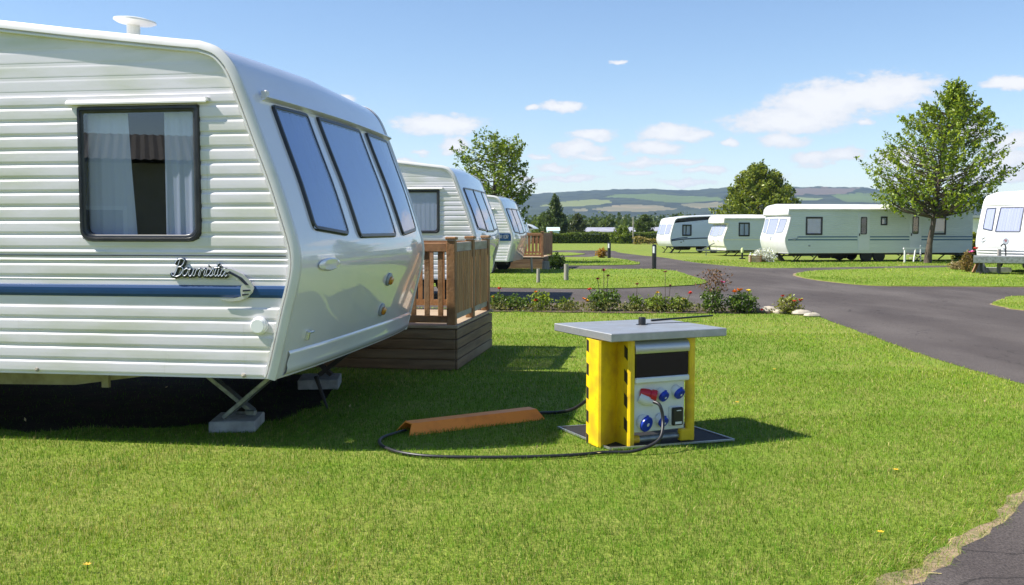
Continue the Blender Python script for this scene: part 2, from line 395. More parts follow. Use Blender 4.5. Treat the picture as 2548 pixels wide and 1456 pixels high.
    def side_window(s, x0, x1, z0, z1, frame=RUBBER, fw=0.05, r=0.10, rt=0.02, curt=0.3, label=None, mullion=False, drape=True, deep=True, depth=0.03, rail=0.0, name='window'):
        c = [(s.m * x0, z1), (s.m * x1, z1), (s.m * x1, z0), (s.m * x0, z0)]
        ci = [(s.m * (x0 + fw), z1 - fw), (s.m * (x1 - fw), z1 - fw), (s.m * (x1 - fw), z0 + fw), (s.m * (x0 + fw), z0 + fw)]
        rr = [rt, rt, r, r]
        lo = rloop([(a, b, 0) for a, b in c], rr); li = rloop([(a, b, 0) for a, b in ci], [max(0.015, q * 0.75) for q in rr])
        def ringpt(t, dep, pt=0.0):
            return [Vector(((a.x * (1 - t) + b.x * t), -dep, a.y * (1 - t) + b.y * t)) for a, b in zip(lo, li)]
        rows = [ringpt(0, -0.012), ringpt(0, depth * 0.5), ringpt(0.18, depth), ringpt(0.50, depth), ringpt(0.6, depth * 0.62), ringpt(0.85, depth * 0.62), ringpt(1.0, depth * 0.4), ringpt(1.0, -0.03)]
        rows = [q + [q[0]] for q in rows]
        fr = MB().grid(rows).build(name, frame, s.root, True)
        n = len(li)
        pv = [Vector((a.x, -depth * 0.42, a.y)) for a in li]
        obj('pane', pv, [list(range(n))], GLASS, fr)
        W_ = x1 - x0
        if drape:
            yb = 0.05 if deep else 0.012
            spans = [(x0 + fw * 0.5, x0 + fw + curt * W_), (x1 - fw - curt * W_ * 0.85, x1 - fw * 0.5)] if curt < 0.5 else [(x0 + fw * 0.5, x1 - fw * 0.5)]
            for q, (a, b) in enumerate(spans):
                k = max(12, int((b - a) / 0.012)); rows = []
                for j in range(7):
                    tz = j / 6; zc = z1 - fw * 0.4 - tz * (z1 - z0 - fw * 0.8); row = []
                    pull = 0.0 if curt >= 0.5 else (0.05 * tz * (1 if q == 0 else 0.3))
                    for i in range(k + 1):
                        u = i / k; xx = a + u * (b - a + (pull if q == 0 else 0))
                        w = math.sin(xx * 62 + q) * 0.6 + math.sin(xx * 131 + 2 * q) * 0.3 + math.sin(xx * 23) * 0.4
                        row.append(Vector((s.m * xx, yb + (0.018 if deep else 0.005) * (1 + w * 0.5 * (0.6 + 0.4 * tz)), zc)))
                    rows.append(row)
                MB().grid(rows).build('curtain', CURTAIN, fr, True)
        if not deep:
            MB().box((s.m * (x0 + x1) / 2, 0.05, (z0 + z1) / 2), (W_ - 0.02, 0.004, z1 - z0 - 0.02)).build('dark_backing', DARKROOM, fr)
        if mullion: MB().box((s.m * (x0 + x1) / 2, -depth * 0.6, (z0 + z1) / 2), (0.035, 0.02, z1 - z0 - fw)).build('mullion', frame, fr)
        if rail:
            pr = [(0.0, 0.0), (-0.018, 0.0), (-rail, -0.022), (-rail, -0.034), (-rail * 0.6, -0.03), (-0.012, -0.022), (0.0, -0.03)]
            e0, e1 = x0 - 0.075, x1 + 0.065
            rows = [[Vector((s.m * x, y, z1 + 0.045 + z)) for x in (e0, e0 + 0.02, e1 - 0.02, e1)] for y, z in pr + [pr[0]]]
            mb = MB().grid(rows)
            for e in (e0, e1): mb.add([Vector((s.m * e, y, z1 + 0.045 + z)) for y, z in pr], [list(range(len(pr)))])
            mb.box((s.m * (e1 + 0.004), -rail * 0.55, z1 + 0.034), (0.016, rail * 0.9, 0.026))
            mb.build('rain_rail', TRIM, fr)
        return fr
    def front_window(s, tl, tr, br, bl, frame=RUBBER, fw=0.017, r=0.05, pane=TINTED, wave=1.0, rt=None, white=None):
        """Corners as (v, z) of the front panel."""
        W = s.W
        loop = rloop([(tl[0] * W, tl[1], 0), (tr[0] * W, tr[1], 0), (br[0] * W, br[1], 0), (bl[0] * W, bl[1], 0)], [rt or r * 0.7, rt or r * 0.7, r, r])
        cx = sum(p.x for p in loop) / len(loop); cz = sum(p.y for p in loop) / len(loop)
        def ring(k, off):
            res = []
            for i, p in enumerate(loop):
                a, b = loop[i - 1], loop[(i + 1) % len(loop)]
                t = (b - a).normalized(); n_ = Vector((t.y, -t.x))
                if n_.dot(Vector((cx, cz)) - Vector((p.x, p.y))) < 0: n_ = -n_
                q = Vector((p.x, p.y)) + n_ * k
                res.append(s.surf(q.x / W, q.y, off))
            return res + [res[0]]
        # densify edges so the frame follows the curve of the panel
        dense = []
        for i in range(len(loop)):
            a, b = loop[i], loop[(i + 1) % len(loop)]; k = max(1, int((b - a).length / 0.12))
            dense += [a + (b - a) * (j / k) for j in range(k)]
        loop = dense
        rows = [ring(-0.004, 0.0), ring(-0.002, 0.014), ring(0.006, 0.022), ring(fw * 1.6, 0.022), ring(fw * 1.9, 0.016), ring(fw * 2.2, 0.006)]
        fr = MB().grid(rows).build('front_window', frame, s.root, True)
        def fill(off, nu, nv, ins, wv=0.0):
            g = []
            for j in range(nv + 1):
                t = j / nv; row = []
                for i in range(nu + 1):
                    u = i / nu
                    a = [tl[k] + (tr[k] - tl[k]) * u for k in (0, 1)]; b = [bl[k] + (br[k] - bl[k]) * u for k in (0, 1)]
                    v_ = a[0] + (b[0] - a[0]) * t; z_ = a[1] + (b[1] - a[1]) * t
                    mv = (tl[0] + tr[0] + br[0] + bl[0]) / 4; mz = (tl[1] + tr[1] + br[1] + bl[1]) / 4
                    v_ = mv + (v_ - mv) * (1 - ins); z_ = mz + (z_ - mz) * (1 - ins)
                    w = 0
                    if wv:
                        xx = v_ * W
                        w = wv * (math.sin(xx * 58) * 0.6 + math.sin(xx * 97 + 1) * 0.4 + math.sin(xx * 21 + t) * 0.5)
                    row.append(s.surf(v_, z_, off + w))
                g.append(row)
            return g
        MB().grid(fill(0.0178, 10, 12, 0.012)).build('pane', pane, fr, True)
        MB().grid(fill(0.0072, 70, 8, 0.02, 0.0046 * min(wave, 1.4))).build('curtain', CURTAIN, fr, True)
        return fr
    def stripe(s, x0, x1, z0, z1, m, proj=0.016, name='stripe'):
        h = z1 - z0
        pr = [(0.0, z0), (proj * 0.6, z0 + h * 0.06), (proj, z0 + h * 0.25), (proj * 1.05, z0 + h * 0.5), (proj, z0 + h * 0.75), (proj * 0.6, z0 + h * 0.94), (0.0, z1)]
        rows = [[s.T(x, -o, z) for x in (x0, x1)] for o, z in pr]
        mb = MB().grid(rows)
        for x in (x0, x1): mb.add([s.T(x, -o, z) for o, z in pr], [list(range(len(pr)))])
        return mb.build(name, m, s.root)
    def wheel(s, x, y, r=0.3, w=0.18):
        M = Matrix.Translation(s.T(x, y, r)) @ Matrix.Rotation(math.pi / 2, 4, 'X')
        t = MB().lathe([(r * 0.62, -w / 2), (r * 0.9, -w / 2), (r, -w * 0.36), (r, w * 0.36), (r * 0.9, w / 2), (r * 0.62, w / 2)], 24, M).build('wheel', TYRE, s.root, True)
        mb = MB().lathe([(r * 0.62, -w * 0.3), (r * 0.62, w * 0.4), (r * 0.56, w * 0.36), (r * 0.2, w * 0.2), (r * 0.16, w * 0.36), (r * 0.05, w * 0.36)], 20, M)
        mb.build('rim', GREYPL, t, True)
        return t
    def under(s, wheels=(), legs=(), beam=DARKST, axle=True):
        zb = s.zb
        for y in (s.W * 0.25, s.W * 0.75):
            MB().box((-s.L / 2 * s.m, y, zb - 0.05), (s.L - 0.5, 0.06, 0.10)).build('chassis_beam', beam, s.root)
        for x in wheels:
            for y in (0.12, s.W - 0.12): s.wheel(x, y)
        for x in legs:
            for y in (s.W * 0.22, s.W * 0.78):
                mb = MB().bar(s.T(x - 0.18, y, zb - 0.09), s.T(x + 0.1, y, 0.03), 0.045, 0.045).bar(s.T(x + 0.2, y, zb - 0.09), s.T(x + 0.02, y, 0.22), 0.04, 0.04).box(s.T(x + 0.1, y, 0.02), (0.14, 0.14, 0.04))
                mb.build('support_leg', beam, s.root)

# static caravan: the front profile shared by the row
PROF = [(-0.529, 2.914), (-0.409, 2.872), (-0.325, 2.799), (-0.262, 2.700), (-0.191, 2.524), (-0.077, 2.219), (0.029, 1.937), (0.122, 1.645), (0.170, 1.470), (0.180, 1.336),
        (0.155, 1.190), (0.104, 0.999), (0.048, 0.775), (0.001, 0.590), (-0.021, 0.521)]
BACK = [(-9.0, 3.29), (-3.5, 3.275), (-2.09, 3.106), (-1.45, 3.023), (-0.741, 2.937)]
WROT = D2R(-8.8)
ORG = P(690, 945, 7.0)
c1 = Caravan('static_caravan', 'large white ribbed static caravan with blue stripe and chrome script badge, nearest in the row', (ORG.x, ORG.y), WROT, 9.0, 3.6, BACK, PROF,
             group='static caravans in the left row')
win = (-1.49, -0.548, 1.505, 2.48)
hole = (win[0] + 0.02, win[1] - 0.02, win[2] + 0.02, win[3] - 0.02)
c1.shell(GEL, GEL, SIDING, TRIM, flat=((1.055, 1.235), (1.385, 1.425)), windows=[hole], ztopflat=2.56, tw=0.075, tp=0.042)
c1.side_window(*win, curt=0.32, rail=0.04, depth=0.028)
c1.stripe(-9.0, 0.118, 1.106, 1.194, BLUE, 0.018, 'blue_stripe')
MB().box(((-9 + 0.09) / 2, -0.0045, 1.405), (9.07, 0.003, 0.006)).build('panel_seam', DARKCH, c1.root)
c1.front_window((0.092, 2.508), (0.272, 2.510), (0.278, 1.540), (0.088, 1.590), r=0.07)
c1.front_window((0.334, 2.512), (0.650, 2.514), (0.660, 1.522), (0.350, 1.522), r=0.06)
c1.front_window((0.712, 2.512), (0.940, 2.510), (0.920, 1.575), (0.736, 1.530), r=0.06)
# gutter over the front windows
rows = []
for o, dz in ((0.0, 0.02), (0.02, 0.02), (0.03, 0.005), (0.05, 0.0), (0.05, -0.012), (0.0, -0.02)):
    rows.append([c1.surf(0.06 + 0.93 * k / 24, 2.545 + dz, o) for k in range(25)])
g = MB().grid(rows)
for k in (0, 24): g.add([r[k] for r in rows], [list(range(6))])
g.build('gutter', GEL, c1.root)
MB().box(c1.surf(0.066, 2.56, 0.03), (0.05, 0.05, 0.06), b=0.008).build('gutter_end', TRIM, c1.root)
# moulded lower flange of the front panel
rows = []
for z, o in ((0.715, 0.0), (0.705, 0.012), (0.69, 0.016), (0.62, 0.010), (0.60, 0.020), (0.565, 0.022), (0.545, 0.010), (0.535, 0.0)):
    rows.append([c1.surf(0.03 + 0.955 * k / 24, z, o) for k in range(25)])
MB().grid(rows).build('lower_flange', GEL, c1.root, True)
def frontframe(c, v, z):
    a = c.surf(v, z, 0); n = (c.surf(v, z, 0.1) - a).normalized(); t = (c.surf(v + 0.01, z) - c.surf(v - 0.01, z)).normalized()
    t = (t - n * t.dot(n)).normalized(); u = n.cross(t)
    return Matrix.Translation(a) @ Matrix((t, u, n)).transposed().to_4x4()
for v, z in ((0.607, 1.132), (0.608, 0.85)):
    M = frontframe(c1, v, z)
    S = M @ Matrix.Diagonal((1.25, 1.0, 1.0, 1.0)) @ Matrix.Rotation(D2R(0), 4, 'Z')
    b = MB().lathe([(0.062, -0.005), (0.062, 0.012), (0.05, 0.022), (0.0, 0.022)], 24, S).build('marker_light', GREYPL, c1.root, True)
    MB().lathe([(0.040, 0.018), (0.040, 0.034), (0.030, 0.044), (0.0, 0.048)], 20, S @ Matrix.Translation((0, -0.006, 0))).build('lens', AMBER, b, True)
M = frontframe(c1, 0.1, 0.802)
mb = MB(); mb.box((0, 0, 0), (0.03, 0.07, 0.03), b=0.006); mb.v = [tuple(M @ Vector(p) + Vector((0.012, 0, 0))) for p in mb.v]
m2 = MB().box((0.03, 0.03, 0.025), (0.085, 0.016, 0.016), b=0.004); mb.add([M @ Vector(p) for p in m2.v], m2.f)
mb.build('panel_handle', CHROME, c1.root)
M = frontframe(c1, 0.15, 1.33)                     # moulded grab recess
mb = MB().lathe([(0.0, 0.004), (0.5, 0.006), (0.8, 0.009), (1.0, -0.002)], 28, M @ Matrix.Diagonal((0.25, 0.05, 1.0, 1.0)))
mb.build('grab_mould', GEL, c1.root, True)
# white round socket cover on the side wall
M = Matrix.Translation((-0.123, -0.004, 0.909)) @ Matrix.Rotation(math.pi / 2, 4, 'X')
MB().lathe([(0.062, -0.01), (0.062, 0.02), (0.055, 0.024), (0.052, 0.045), (0.047, 0.05), (0.0, 0.05)], 28, M).build('socket_cover', WHITEP, c1.root, True)
# roof vent
M = Matrix.Translation((-1.38, 0.6, 3.04))
vt = MB().lathe([(0.052, -0.06), (0.05, 0.14), (0.03, 0.15), (0.0, 0.15)], 22, M).build('roof_vent', CREAM, c1.root, True)
MB().lathe([(0.03, 0.135), (0.13, 0.15), (0.16, 0.165), (0.158, 0.178), (0.10, 0.192), (0.0, 0.196)], 30, M @ Matrix.Rotation(D2R(5), 4, 'Y')).build('vent_cap', CREAM, vt, True)
# bolts and marks on the bottom rail, small roof stains are in the paint
for x, z in ((-1.87, 0.555), (-0.25, 0.548)):
    MB().lathe([(0.016, -0.01), (0.015, 0.012), (0.0, 0.016)], 10, Matrix.Translation((x, -0.004, z)) @ Matrix.Rotation(math.pi / 2, 4, 'X')).build('corner_bolt', STONE, c1.root, True)
# chassis and corner steady
MB().add([(-9, 0.5, 0.52), (-0.9, 0.5, 0.52), (-0.9, 0.5, 0.50), (-1.9, 0.5, 0.36), (-9, 0.5, 0.26), (-9, 0.56, 0.52), (-0.9, 0.56, 0.52), (-0.9, 0.56, 0.50), (-1.9, 0.56, 0.36), (-9, 0.56, 0.26)],
         [(0, 1, 2, 3, 4), (9, 8, 7, 6, 5), (4, 3, 8, 9), (3, 2, 7, 8), (1, 6, 7, 2)]).box((-1.62, 0.485, 0.43), (0.06, 0.03, 0.16)).build('chassis_beam', CHASSIS, c1.root)
MB().box((-4.5, 3.0, 0.45), (8.0, 0.07, 0.14)).build('chassis_beam', DARKST, c1.root)
for x in (-5.0, -6.0):
    for y in (0.2, 3.4): c1.wheel(x, y, 0.32)
Wm = Matrix.Rotation(-WROT, 4, 'Z') @ Matrix.Translation((-ORG.x, -ORG.y, 0))
def loc1(p): return Wm @ Vector(p)
blk = loc1((-2.19, 7.84, 0))
legs = MB()
top = 0.10
for (a, b, w) in (((blk.x - 0.34, blk.y - 0.02, 0.50), (blk.x + 0.10, blk.y + 0.05, 0.13), 0.10), ((blk.x + 0.42, blk.y - 0.10, 0.52), (blk.x - 0.06, blk.y - 0.12, 0.115), 0.115)):
    lg = MB().bar(a, b, w, 0.035, bev=0.004); lg.build('steady_leg', STEEL, c1.root)
MB().box((blk.x - 0.38, blk.y - 0.03, 0.488), (0.14, 0.16, 0.06), b=0.01).box((blk.x - 0.33, blk.y - 0.03, 0.45), (0.07, 0.10, 0.06), b=0.01).build('steady_bracket', CHASSIS, c1.root)
MB().box((blk.x + 0.30, blk.y - 0.05, 0.485), (0.34, 0.05, 0.06)).build('steady_bracket', CHASSIS, c1.root)
MB().box((blk.x + 0.10, blk.y + 0.0, 0.13), (0.09, 0.05, 0.05), b=0.01).tube([(blk.x - 0.02, blk.y, 0.125), (blk.x + 0.13, blk.y, 0.125)], 0.014).build('steady_foot', STEEL, c1.root)
b2 = loc1((-1.93, 9.95, 0))
MB().bar((b2.x - 0.3, b2.y, 0.5), (b2.x + 0.1, b2.y, 0.12), 0.05, 0.04).bar((b2.x + 0.50, b2.y, 0.52), (b2.x - 0.02, b2.y - 0.02, 0.12), 0.06, 0.04).box((b2.x - 0.1, b2.y - 0.1, 0.5), (0.3, 0.2, 0.05)).build('steady_leg', DARKST, c1.root)
tp_, bt_ = loc1(P(786, 938, 8.9)), loc1(G(815, 1018))
MB().tube([tp_, bt_ + Vector((0, 0, 0.0))], [0.022, 0.010], 8).build('earth_rod', DARKST, c1.root)
# concrete pads (each lies loose under a steady)
def pad(label, p, rz, size):
    o = MB().box((0, 0, size[2] / 2), size, b=0.008).build('concrete_pad', CONC); o.location = (p[0], p[1], 0); o.rotation_euler = (0, 0, rz)
    return tag(o, label, 'concrete pad', 'concrete pads under the caravan steadies')
pad('grey concrete pad under crossed steel legs at the lawn edge', (-2.21, 7.86), D2R(4), (0.36, 0.42, 0.09))
pad('grey concrete pad in deep shade beneath the caravan front, near the deck', (-1.95, 9.95), D2R(6), (0.40, 0.46, 0.10))
# badge: script lettering and chrome crescent
def stroke(pts, ox, oy, sc_, sl=0.32): return [(ox + (x + sl * y) * sc_, oy + y * sc_) for x, y in pts]
LET = {
 'B': ([[(-0.12, 0.22), (-0.02, 0.06), (0.12, 0.03), (0.2, 0.3), (0.22, 0.7), (0.24, 1.0)], [(-0.02, 0.74), (0.06, 0.98), (0.3, 1.06), (0.5, 0.98), (0.54, 0.78), (0.42, 0.6), (0.24, 0.56)], [(0.24, 0.56), (0.48, 0.54), (0.6, 0.36), (0.54, 0.1), (0.3, -0.02), (0.1, 0.02)]], 0.66),
 'o': ([[(0.16, 0.46), (0.02, 0.36), (0.0, 0.16), (0.1, 0.02), (0.24, 0.08), (0.3, 0.28), (0.24, 0.44), (0.12, 0.46), (0.3, 0.4), (0.42, 0.42)]], 0.38),
 'u': ([[(0.0, 0.45), (0.02, 0.12), (0.1, 0.01), (0.22, 0.08), (0.28, 0.45), (0.28, 0.12), (0.36, 0.02), (0.44, 0.12)]], 0.42),
 'r': ([[(0.0, 0.02), (0.04, 0.44), (0.06, 0.34), (0.16, 0.46), (0.26, 0.4), (0.24, 0.1), (0.3, 0.02), (0.36, 0.1)]], 0.34),
 'n': ([[(0.0, 0.02), (0.02, 0.45), (0.06, 0.3), (0.16, 0.46), (0.24, 0.36), (0.25, 0.12), (0.32, 0.02), (0.4, 0.12)]], 0.38),
 'i': ([[(0.0, 0.45), (0.0, 0.12), (0.08, 0.01), (0.18, 0.12)], [(0.0, 0.62), (0.03, 0.66)]], 0.2),
 's': ([[(0.0, 0.1), (0.14, 0.46), (0.22, 0.2), (0.14, 0.01), (0.02, 0.06), (0.2, 0.04), (0.32, 0.14)]], 0.3),
 't': ([[(0.1, 0.8), (0.04, 0.2), (0.12, 0.01), (0.22, 0.1)], [(-0.06, 0.5), (0.22, 0.54)]], 0.24),
 'a': ([[(0.26, 0.4), (0.12, 0.46), (0.0, 0.28), (0.04, 0.04), (0.16, 0.06), (0.27, 0.42), (0.26, 0.12), (0.34, 0.01), (0.42, 0.1)]], 0.4)}
back_, face_ = MB(), MB()
ox, em = -0.775, 0.118
for ch in 'Bournistia':
    st, adv = LET[ch]; e2 = em if ch == 'B' else em * 1.02
    for q in st:
        p2 = stroke(q, ox, 1.258, e2)
        cv = catmull([(a, 0, b) for a, b in p2], 5)
        back_.tube([(p.x, -0.016, p.z - 0.003) for p in cv], 0.0125, 6); face_.tube([(p.x, -0.024, p.z + 0.001) for p in cv], 0.0046, 6)
    ox += adv * em * 1.0
bd = back_.build('script_badge', DARKCH, c1.root, True); face_.build('lettering', CHROME, bd, True)
cr_o = [(-0.40, 1.318), (-0.32, 1.312), (-0.24, 1.278), (-0.178, 1.225), (-0.152, 1.178), (-0.165, 1.145), (-0.21, 1.105), (-0.27, 1.085), (-0.33, 1.080), (-0.42, 1.094)]
cr_i = [(-0.31, 1.102), (-0.25, 1.118), (-0.255, 1.16), (-0.25, 1.19), (-0.235, 1.205), (-0.30, 1.262), (-0.36, 1.292)]
em_ = MB().prism(cr_o + cr_i, -0.012, (1, 0, 0), (0, 0, 1), (0, 1, 0), (0, -0.018, 0)).build('crescent_emblem', CHROME, c1.root)
MB().prism([(-0.33, 1.298), (-0.24, 1.252), (-0.19, 1.20), (-0.215, 1.20), (-0.27, 1.25), (-0.35, 1.288)], -0.004, (1, 0, 0), (0, 0, 1), (0, 1, 0), (0, -0.031, 0)).prism([(-0.235, 1.165), (-0.18, 1.168), (-0.178, 1.158), (-0.235, 1.152)], -0.004, (1, 0, 0), (0, 0, 1), (0, 1, 0), (0, -0.031, 0)).prism([(-0.24, 1.135), (-0.19, 1.138), (-0.20, 1.128), (-0.24, 1.122)], -0.004, (1, 0, 0), (0, 0, 1), (0, 1, 0), (0, -0.031, 0)).build('inlay', DARKCH, em_)

# the other static caravans of the left row
def row_van(label, px, py, dist, rz, scale=1.0, dz=0.0):
    prof = [(x * scale, z * scale + dz) for x, z in PROF]; back = [(x * scale, z * scale + dz) for x, z in BACK]
    o = P(px, py, dist)
    c = Caravan('static_caravan', label, (o.x, o.y), D2R(rz), 9.0 * scale, 3.6 * scale, back, prof, group='static caravans in the left row')
    w = (-1.55 * scale, -0.60 * scale, 1.50 * scale + dz, 2.42 * scale + dz)
    c.shell(GEL, GEL, SIDING, TRIM, flat=((1.055 * scale + dz, 1.235 * scale + dz),), windows=[(w[0] + 0.02, w[1] - 0.02, w[2] + 0.02, w[3] - 0.02)], ztopflat=2.5 * scale + dz, tw=0.075, tp=0.042, pitch=0.1025 * scale, interior=True)
    c.side_window(*w, curt=0.6, rail=0.04, deep=False, fw=0.06)
    zt, zb = 2.47 * scale + dz, 1.52 * scale + dz
    c.front_window((0.07, zt), (0.33, zt), (0.335, zb + 0.02), (0.085, zb + 0.06), r=0.12, fw=0.022)
    c.front_window((0.35, zt), (0.655, zt), (0.655, zb), (0.355, zb), r=0.05, fw=0.022)
    c.front_window((0.675, zt), (0.93, zt), (0.915, zb + 0.06), (0.67, zb + 0.02), r=0.12, fw=0.022)
    MB().box((-4.5 * scale, 1.8 * scale, 0.42 * scale + dz), (8, 0.5, 0.12)).build('chassis_beam', DARKST, c.root)
    return c
c2 = row_van('white ribbed static caravan behind the timber deck, second in the left row', 1164, 690, 20.8, -7.0)
c2.stripe(-9, 0.118, 1.106, 1.194, BLUE, 0.018, 'blue_stripe')
c2.under(wheels=(-1.1, -5.5), legs=(-0.6,))
c3 = row_van('white ribbed static caravan with square blue name plate, third in the left row', 1265, 651, 34.5, -8.8, 0.96, -0.06)
zc = 1.30
pl = MB().box((-0.42, -0.022, zc), (1.02, 0.014, 0.26), b=0.004).build('name_plate', BLUE, c3.root)
mb = MB()
xs = -0.86
for ch in 'NOOSUPERIOR':
    if ch == 'S': xs += 0.05; mb.build('lettering', WHITER, pl); mb = MB()
    w = 0.05
    segs = {'N': [(0, 0, 0, 1), (1, 0, 1, 1), (0, 1, 1, 0)], 'O': [(0, 0, 0, 1), (1, 0, 1, 1), (0, 1, 1, 1), (0, 0, 1, 0)], 'S': [(0, 1, 1, 1), (0, .5, 0, 1), (0, .5, 1, .5), (1, 0, 1, .5), (0, 0, 1, 0)],
            'U': [(0, 0, 0, 1), (1, 0, 1, 1), (0, 0, 1, 0)], 'P': [(0, 0, 0, 1), (0, 1, 1, 1), (1, .5, 1, 1), (0, .5, 1, .5)], 'E': [(0, 0, 0, 1), (0, 1, 1, 1), (0, .5, .8, .5), (0, 0, 1, 0)],
            'R': [(0, 0, 0, 1), (0, 1, 1, 1), (1, .5, 1, 1), (0, .5, 1, .5), (.3, .5, 1, 0)], 'I': [(.5, 0, .5, 1)]}[ch]
    for a, b, c_, d in segs:
        mb.bar((xs + a * w, -0.031, zc - 0.045 + b * 0.12), (xs + c_ * w, -0.031, zc - 0.045 + d * 0.12 + (0.001 if (a, b) == (c_, d) else 0)), 0.006, 0.016, up=(0, 1, 0))
    xs += 0.075
mb.build('lettering', WHITER, pl)
c3.under(wheels=(-0.75,), legs=(-2,))
c4 = row_van('pale static caravan mostly hidden behind the third van of the row', 1292, 618, 52.0, -8.0, 0.93, -0.05)
# ------------------------------------------------------------------ vans on the far side of the road (fronts point left)
WHITEF = mat('white van front', (0.68, 0.68, 0.68), 0.28, col2=(0.62, 0.62, 0.61), nscale=2)
C3 = ((0, 0.0), (0.10, 0.10), (0.45, 0.20), (1.5, 0.27))
o = P(1965, 651, 47.0)
f3 = Caravan('static_caravan', 'long pale green static caravan with two doors and twin blue stripes behind the tree', (o.x, o.y), D2R(8), 9.35, 3.0,
             [(-9.35, 2.535), (-4, 2.533), (-0.2, 2.531)], [(0.10, 2.53), (0.125, 2.40), (0.13, 2.28), (0.09, 2.235), (0.0, 2.215), (0.02, 2.12), (0.10, 1.75), (0.20, 1.40), (0.262, 1.20), (0.28, 1.08), (0.262, 0.93), (0.20, 0.70), (0.10, 0.47), (0.085, 0.42)],
             mir=-1, bulge=0.14, cross=C3, zfade=2.24, over=0.07, group='caravans across the road')
f3w = [(-1.60, -0.75, 1.29, 2.16), (-7.95, -7.15, 1.30, 2.18), (-4.9, -4.55, 1.76, 2.18)]
f3.shell(WHITEF, ROOFM, SIDING_GREEN, WHITEF, pitch=0.095, amp=0.006, windows=[(a + .02, b - .02, c + .02, d - .02) for a, b, c, d in f3w], tw=0.05, tp=0.02)
for w in f3w[:2]: f3.side_window(*w, curt=0.6, fw=0.085, r=0.05, deep=False)
f3.side_window(*f3w[2], curt=0.6, fw=0.07, r=0.04, deep=False)
for z0, z1, a in ((1.17, 1.235, -0.15), (1.03, 1.095, 0.24)):
    for x0, x1 in ((-9.33, -6.68), (-6.05, -4.02), (-3.38, a - 0.2 if a < 0 else 0.12)): f3.stripe(x0, x1, z0, z1, TEAL, 0.010)
def van_door(c, x0, x1, z0, z1):
    d = MB().box((c.m * (x0 + x1) / 2, -0.012, (z0 + z1) / 2), (x1 - x0, 0.03, z1 - z0), b=0.006).build('door', SIDING_PALE, c.root)
    lo = rloop([(c.m * (x0 + .14), z1 - .16, 0), (c.m * (x1 - .10), z1 - .16, 0), (c.m * (x1 - .10), z1 - 1.0, 0), (c.m * (x0 + .14), z1 - 1.0, 0)], 0.07)
    li = rloop([(c.m * (x0 + .18), z1 - .20, 0), (c.m * (x1 - .14), z1 - .20, 0), (c.m * (x1 - .14), z1 - .96, 0), (c.m * (x0 + .18), z1 - .96, 0)], 0.05)
    rows = [[Vector((p.x, y, p.y)) for p in l + [l[0]]] for l, y in ((lo, -0.026), (lo, -0.045), (li, -0.045), (li, -0.028))]
    w = MB().grid(rows).build('door_window', RUBBER, d)
    obj('pane', [Vector((p.x, -0.0375, p.y)) for p in li], [list(range(len(li)))], GLASS, w)
    obj('backing_sheet', [Vector((p.x, -0.030, p.y)) for p in li], [list(range(len(li)))], mat('dark blind', (0.05, 0.05, 0.055), 0.8), w)  # plain dark sheet close behind the door pane
    MB().box((c.m * (x1 - .05), -0.045, z0 + 0.75), (0.04, 0.05, 0.12), b=0.008).build('handle', BLACKPL, d)
    MB().box((c.m * (x0 + x1) / 2, -0.004, (z0 + z1) / 2), (x1 - x0 + 0.06, 0.02, z1 - z0 + 0.05)).build('door_frame', SIDING_GREEN, d)
van_door(f3, -3.98, -3.42, 0.56, 2.32); van_door(f3, -6.64, -6.08, 0.56, 2.34)
for (a, b, c_, d), r in ((((0.06, 2.08), (0.28, 2.08), (0.31, 1.36), (0.10, 1.42)), 0.12), (((0.34, 2.10), (0.68, 2.10), (0.69, 1.32), (0.36, 1.32)), 0.03), (((0.74, 2.08), (0.95, 2.08), (0.92, 1.42), (0.74, 1.36)), 0.12)):
    f3.front_window(a, b, c_, d, frame=GREYPL, pane=TINT_FAR, r=r, fw=0.02, wave=1.6)
M = frontframe(f3, 0.45, 1.13)
mb = MB().prism([(-0.10, -0.09), (0.10, -0.09), (0.05, 0.02), (0.0, 0.10), (-0.05, 0.02)], 0.012, (1, 0, 0), (0, 1, 0), (0, 0, 1)); mb.v = [tuple(M @ Vector(p)) for p in mb.v]
mb.build('emblem', GREYPL, f3.root)
mb = MB().prism([(-0.03, 1.10), (-0.30, 1.14), (-0.42, 1.24), (-0.38, 1.13), (-0.24, 1.08), (-0.20, 1.02), (-0.26, 1.02)], -0.012, (-1, 0, 0), (0, 0, 1), (0, 1, 0), (0, -0.01, 0)); mb.build('emblem', GREYPL, f3.root)
MB().box((0.95, -0.012, 0.78), (0.10, 0.02, 0.07)).build('socket_cover', GREYPL, f3.root)
f3.under(wheels=(-3.9, -4.55), legs=(-0.55, -1.5, -6.9))
MB().box((2.3, 1.2, 0.26), (0.55, 0.4, 0.22), b=0.05).box((3.15, 1.4, 0.26), (0.75, 0.5, 0.26), b=0.08).box((5.2, 1.4, 0.3), (0.5, 0.4, 0.2), b=0.05).build('under_tank', DARKST, f3.root)
MB().bar((8.6, 1.5, 0.32), (10.4, 1.5, 0.30), 0.07, 0.08).bar((8.9, 1.5, 0.36), (8.5, 1.5, 0.05), 0.05, 0.05).bar((9.3, 1.5, 0.36), (10.0, 1.5, 0.5), 0.05, 0.05).build('tow_bar', DARKST, f3.root)
MB().add([(-0.25, 1.2, 0.45), (-0.05, 1.2, 0.45), (0.30, 1.2, 0.02), (0.05, 1.2, 0.02), (-0.25, 1.4, 0.45), (-0.05, 1.4, 0.45), (0.30, 1.4, 0.02), (0.05, 1.4, 0.02)], [(0, 1, 2, 3), (7, 6, 5, 4), (0, 4, 5, 1), (1, 5, 6, 2), (3, 2, 6, 7), (0, 3, 7, 4)]).build('front_stand', DARKST, f3.root)
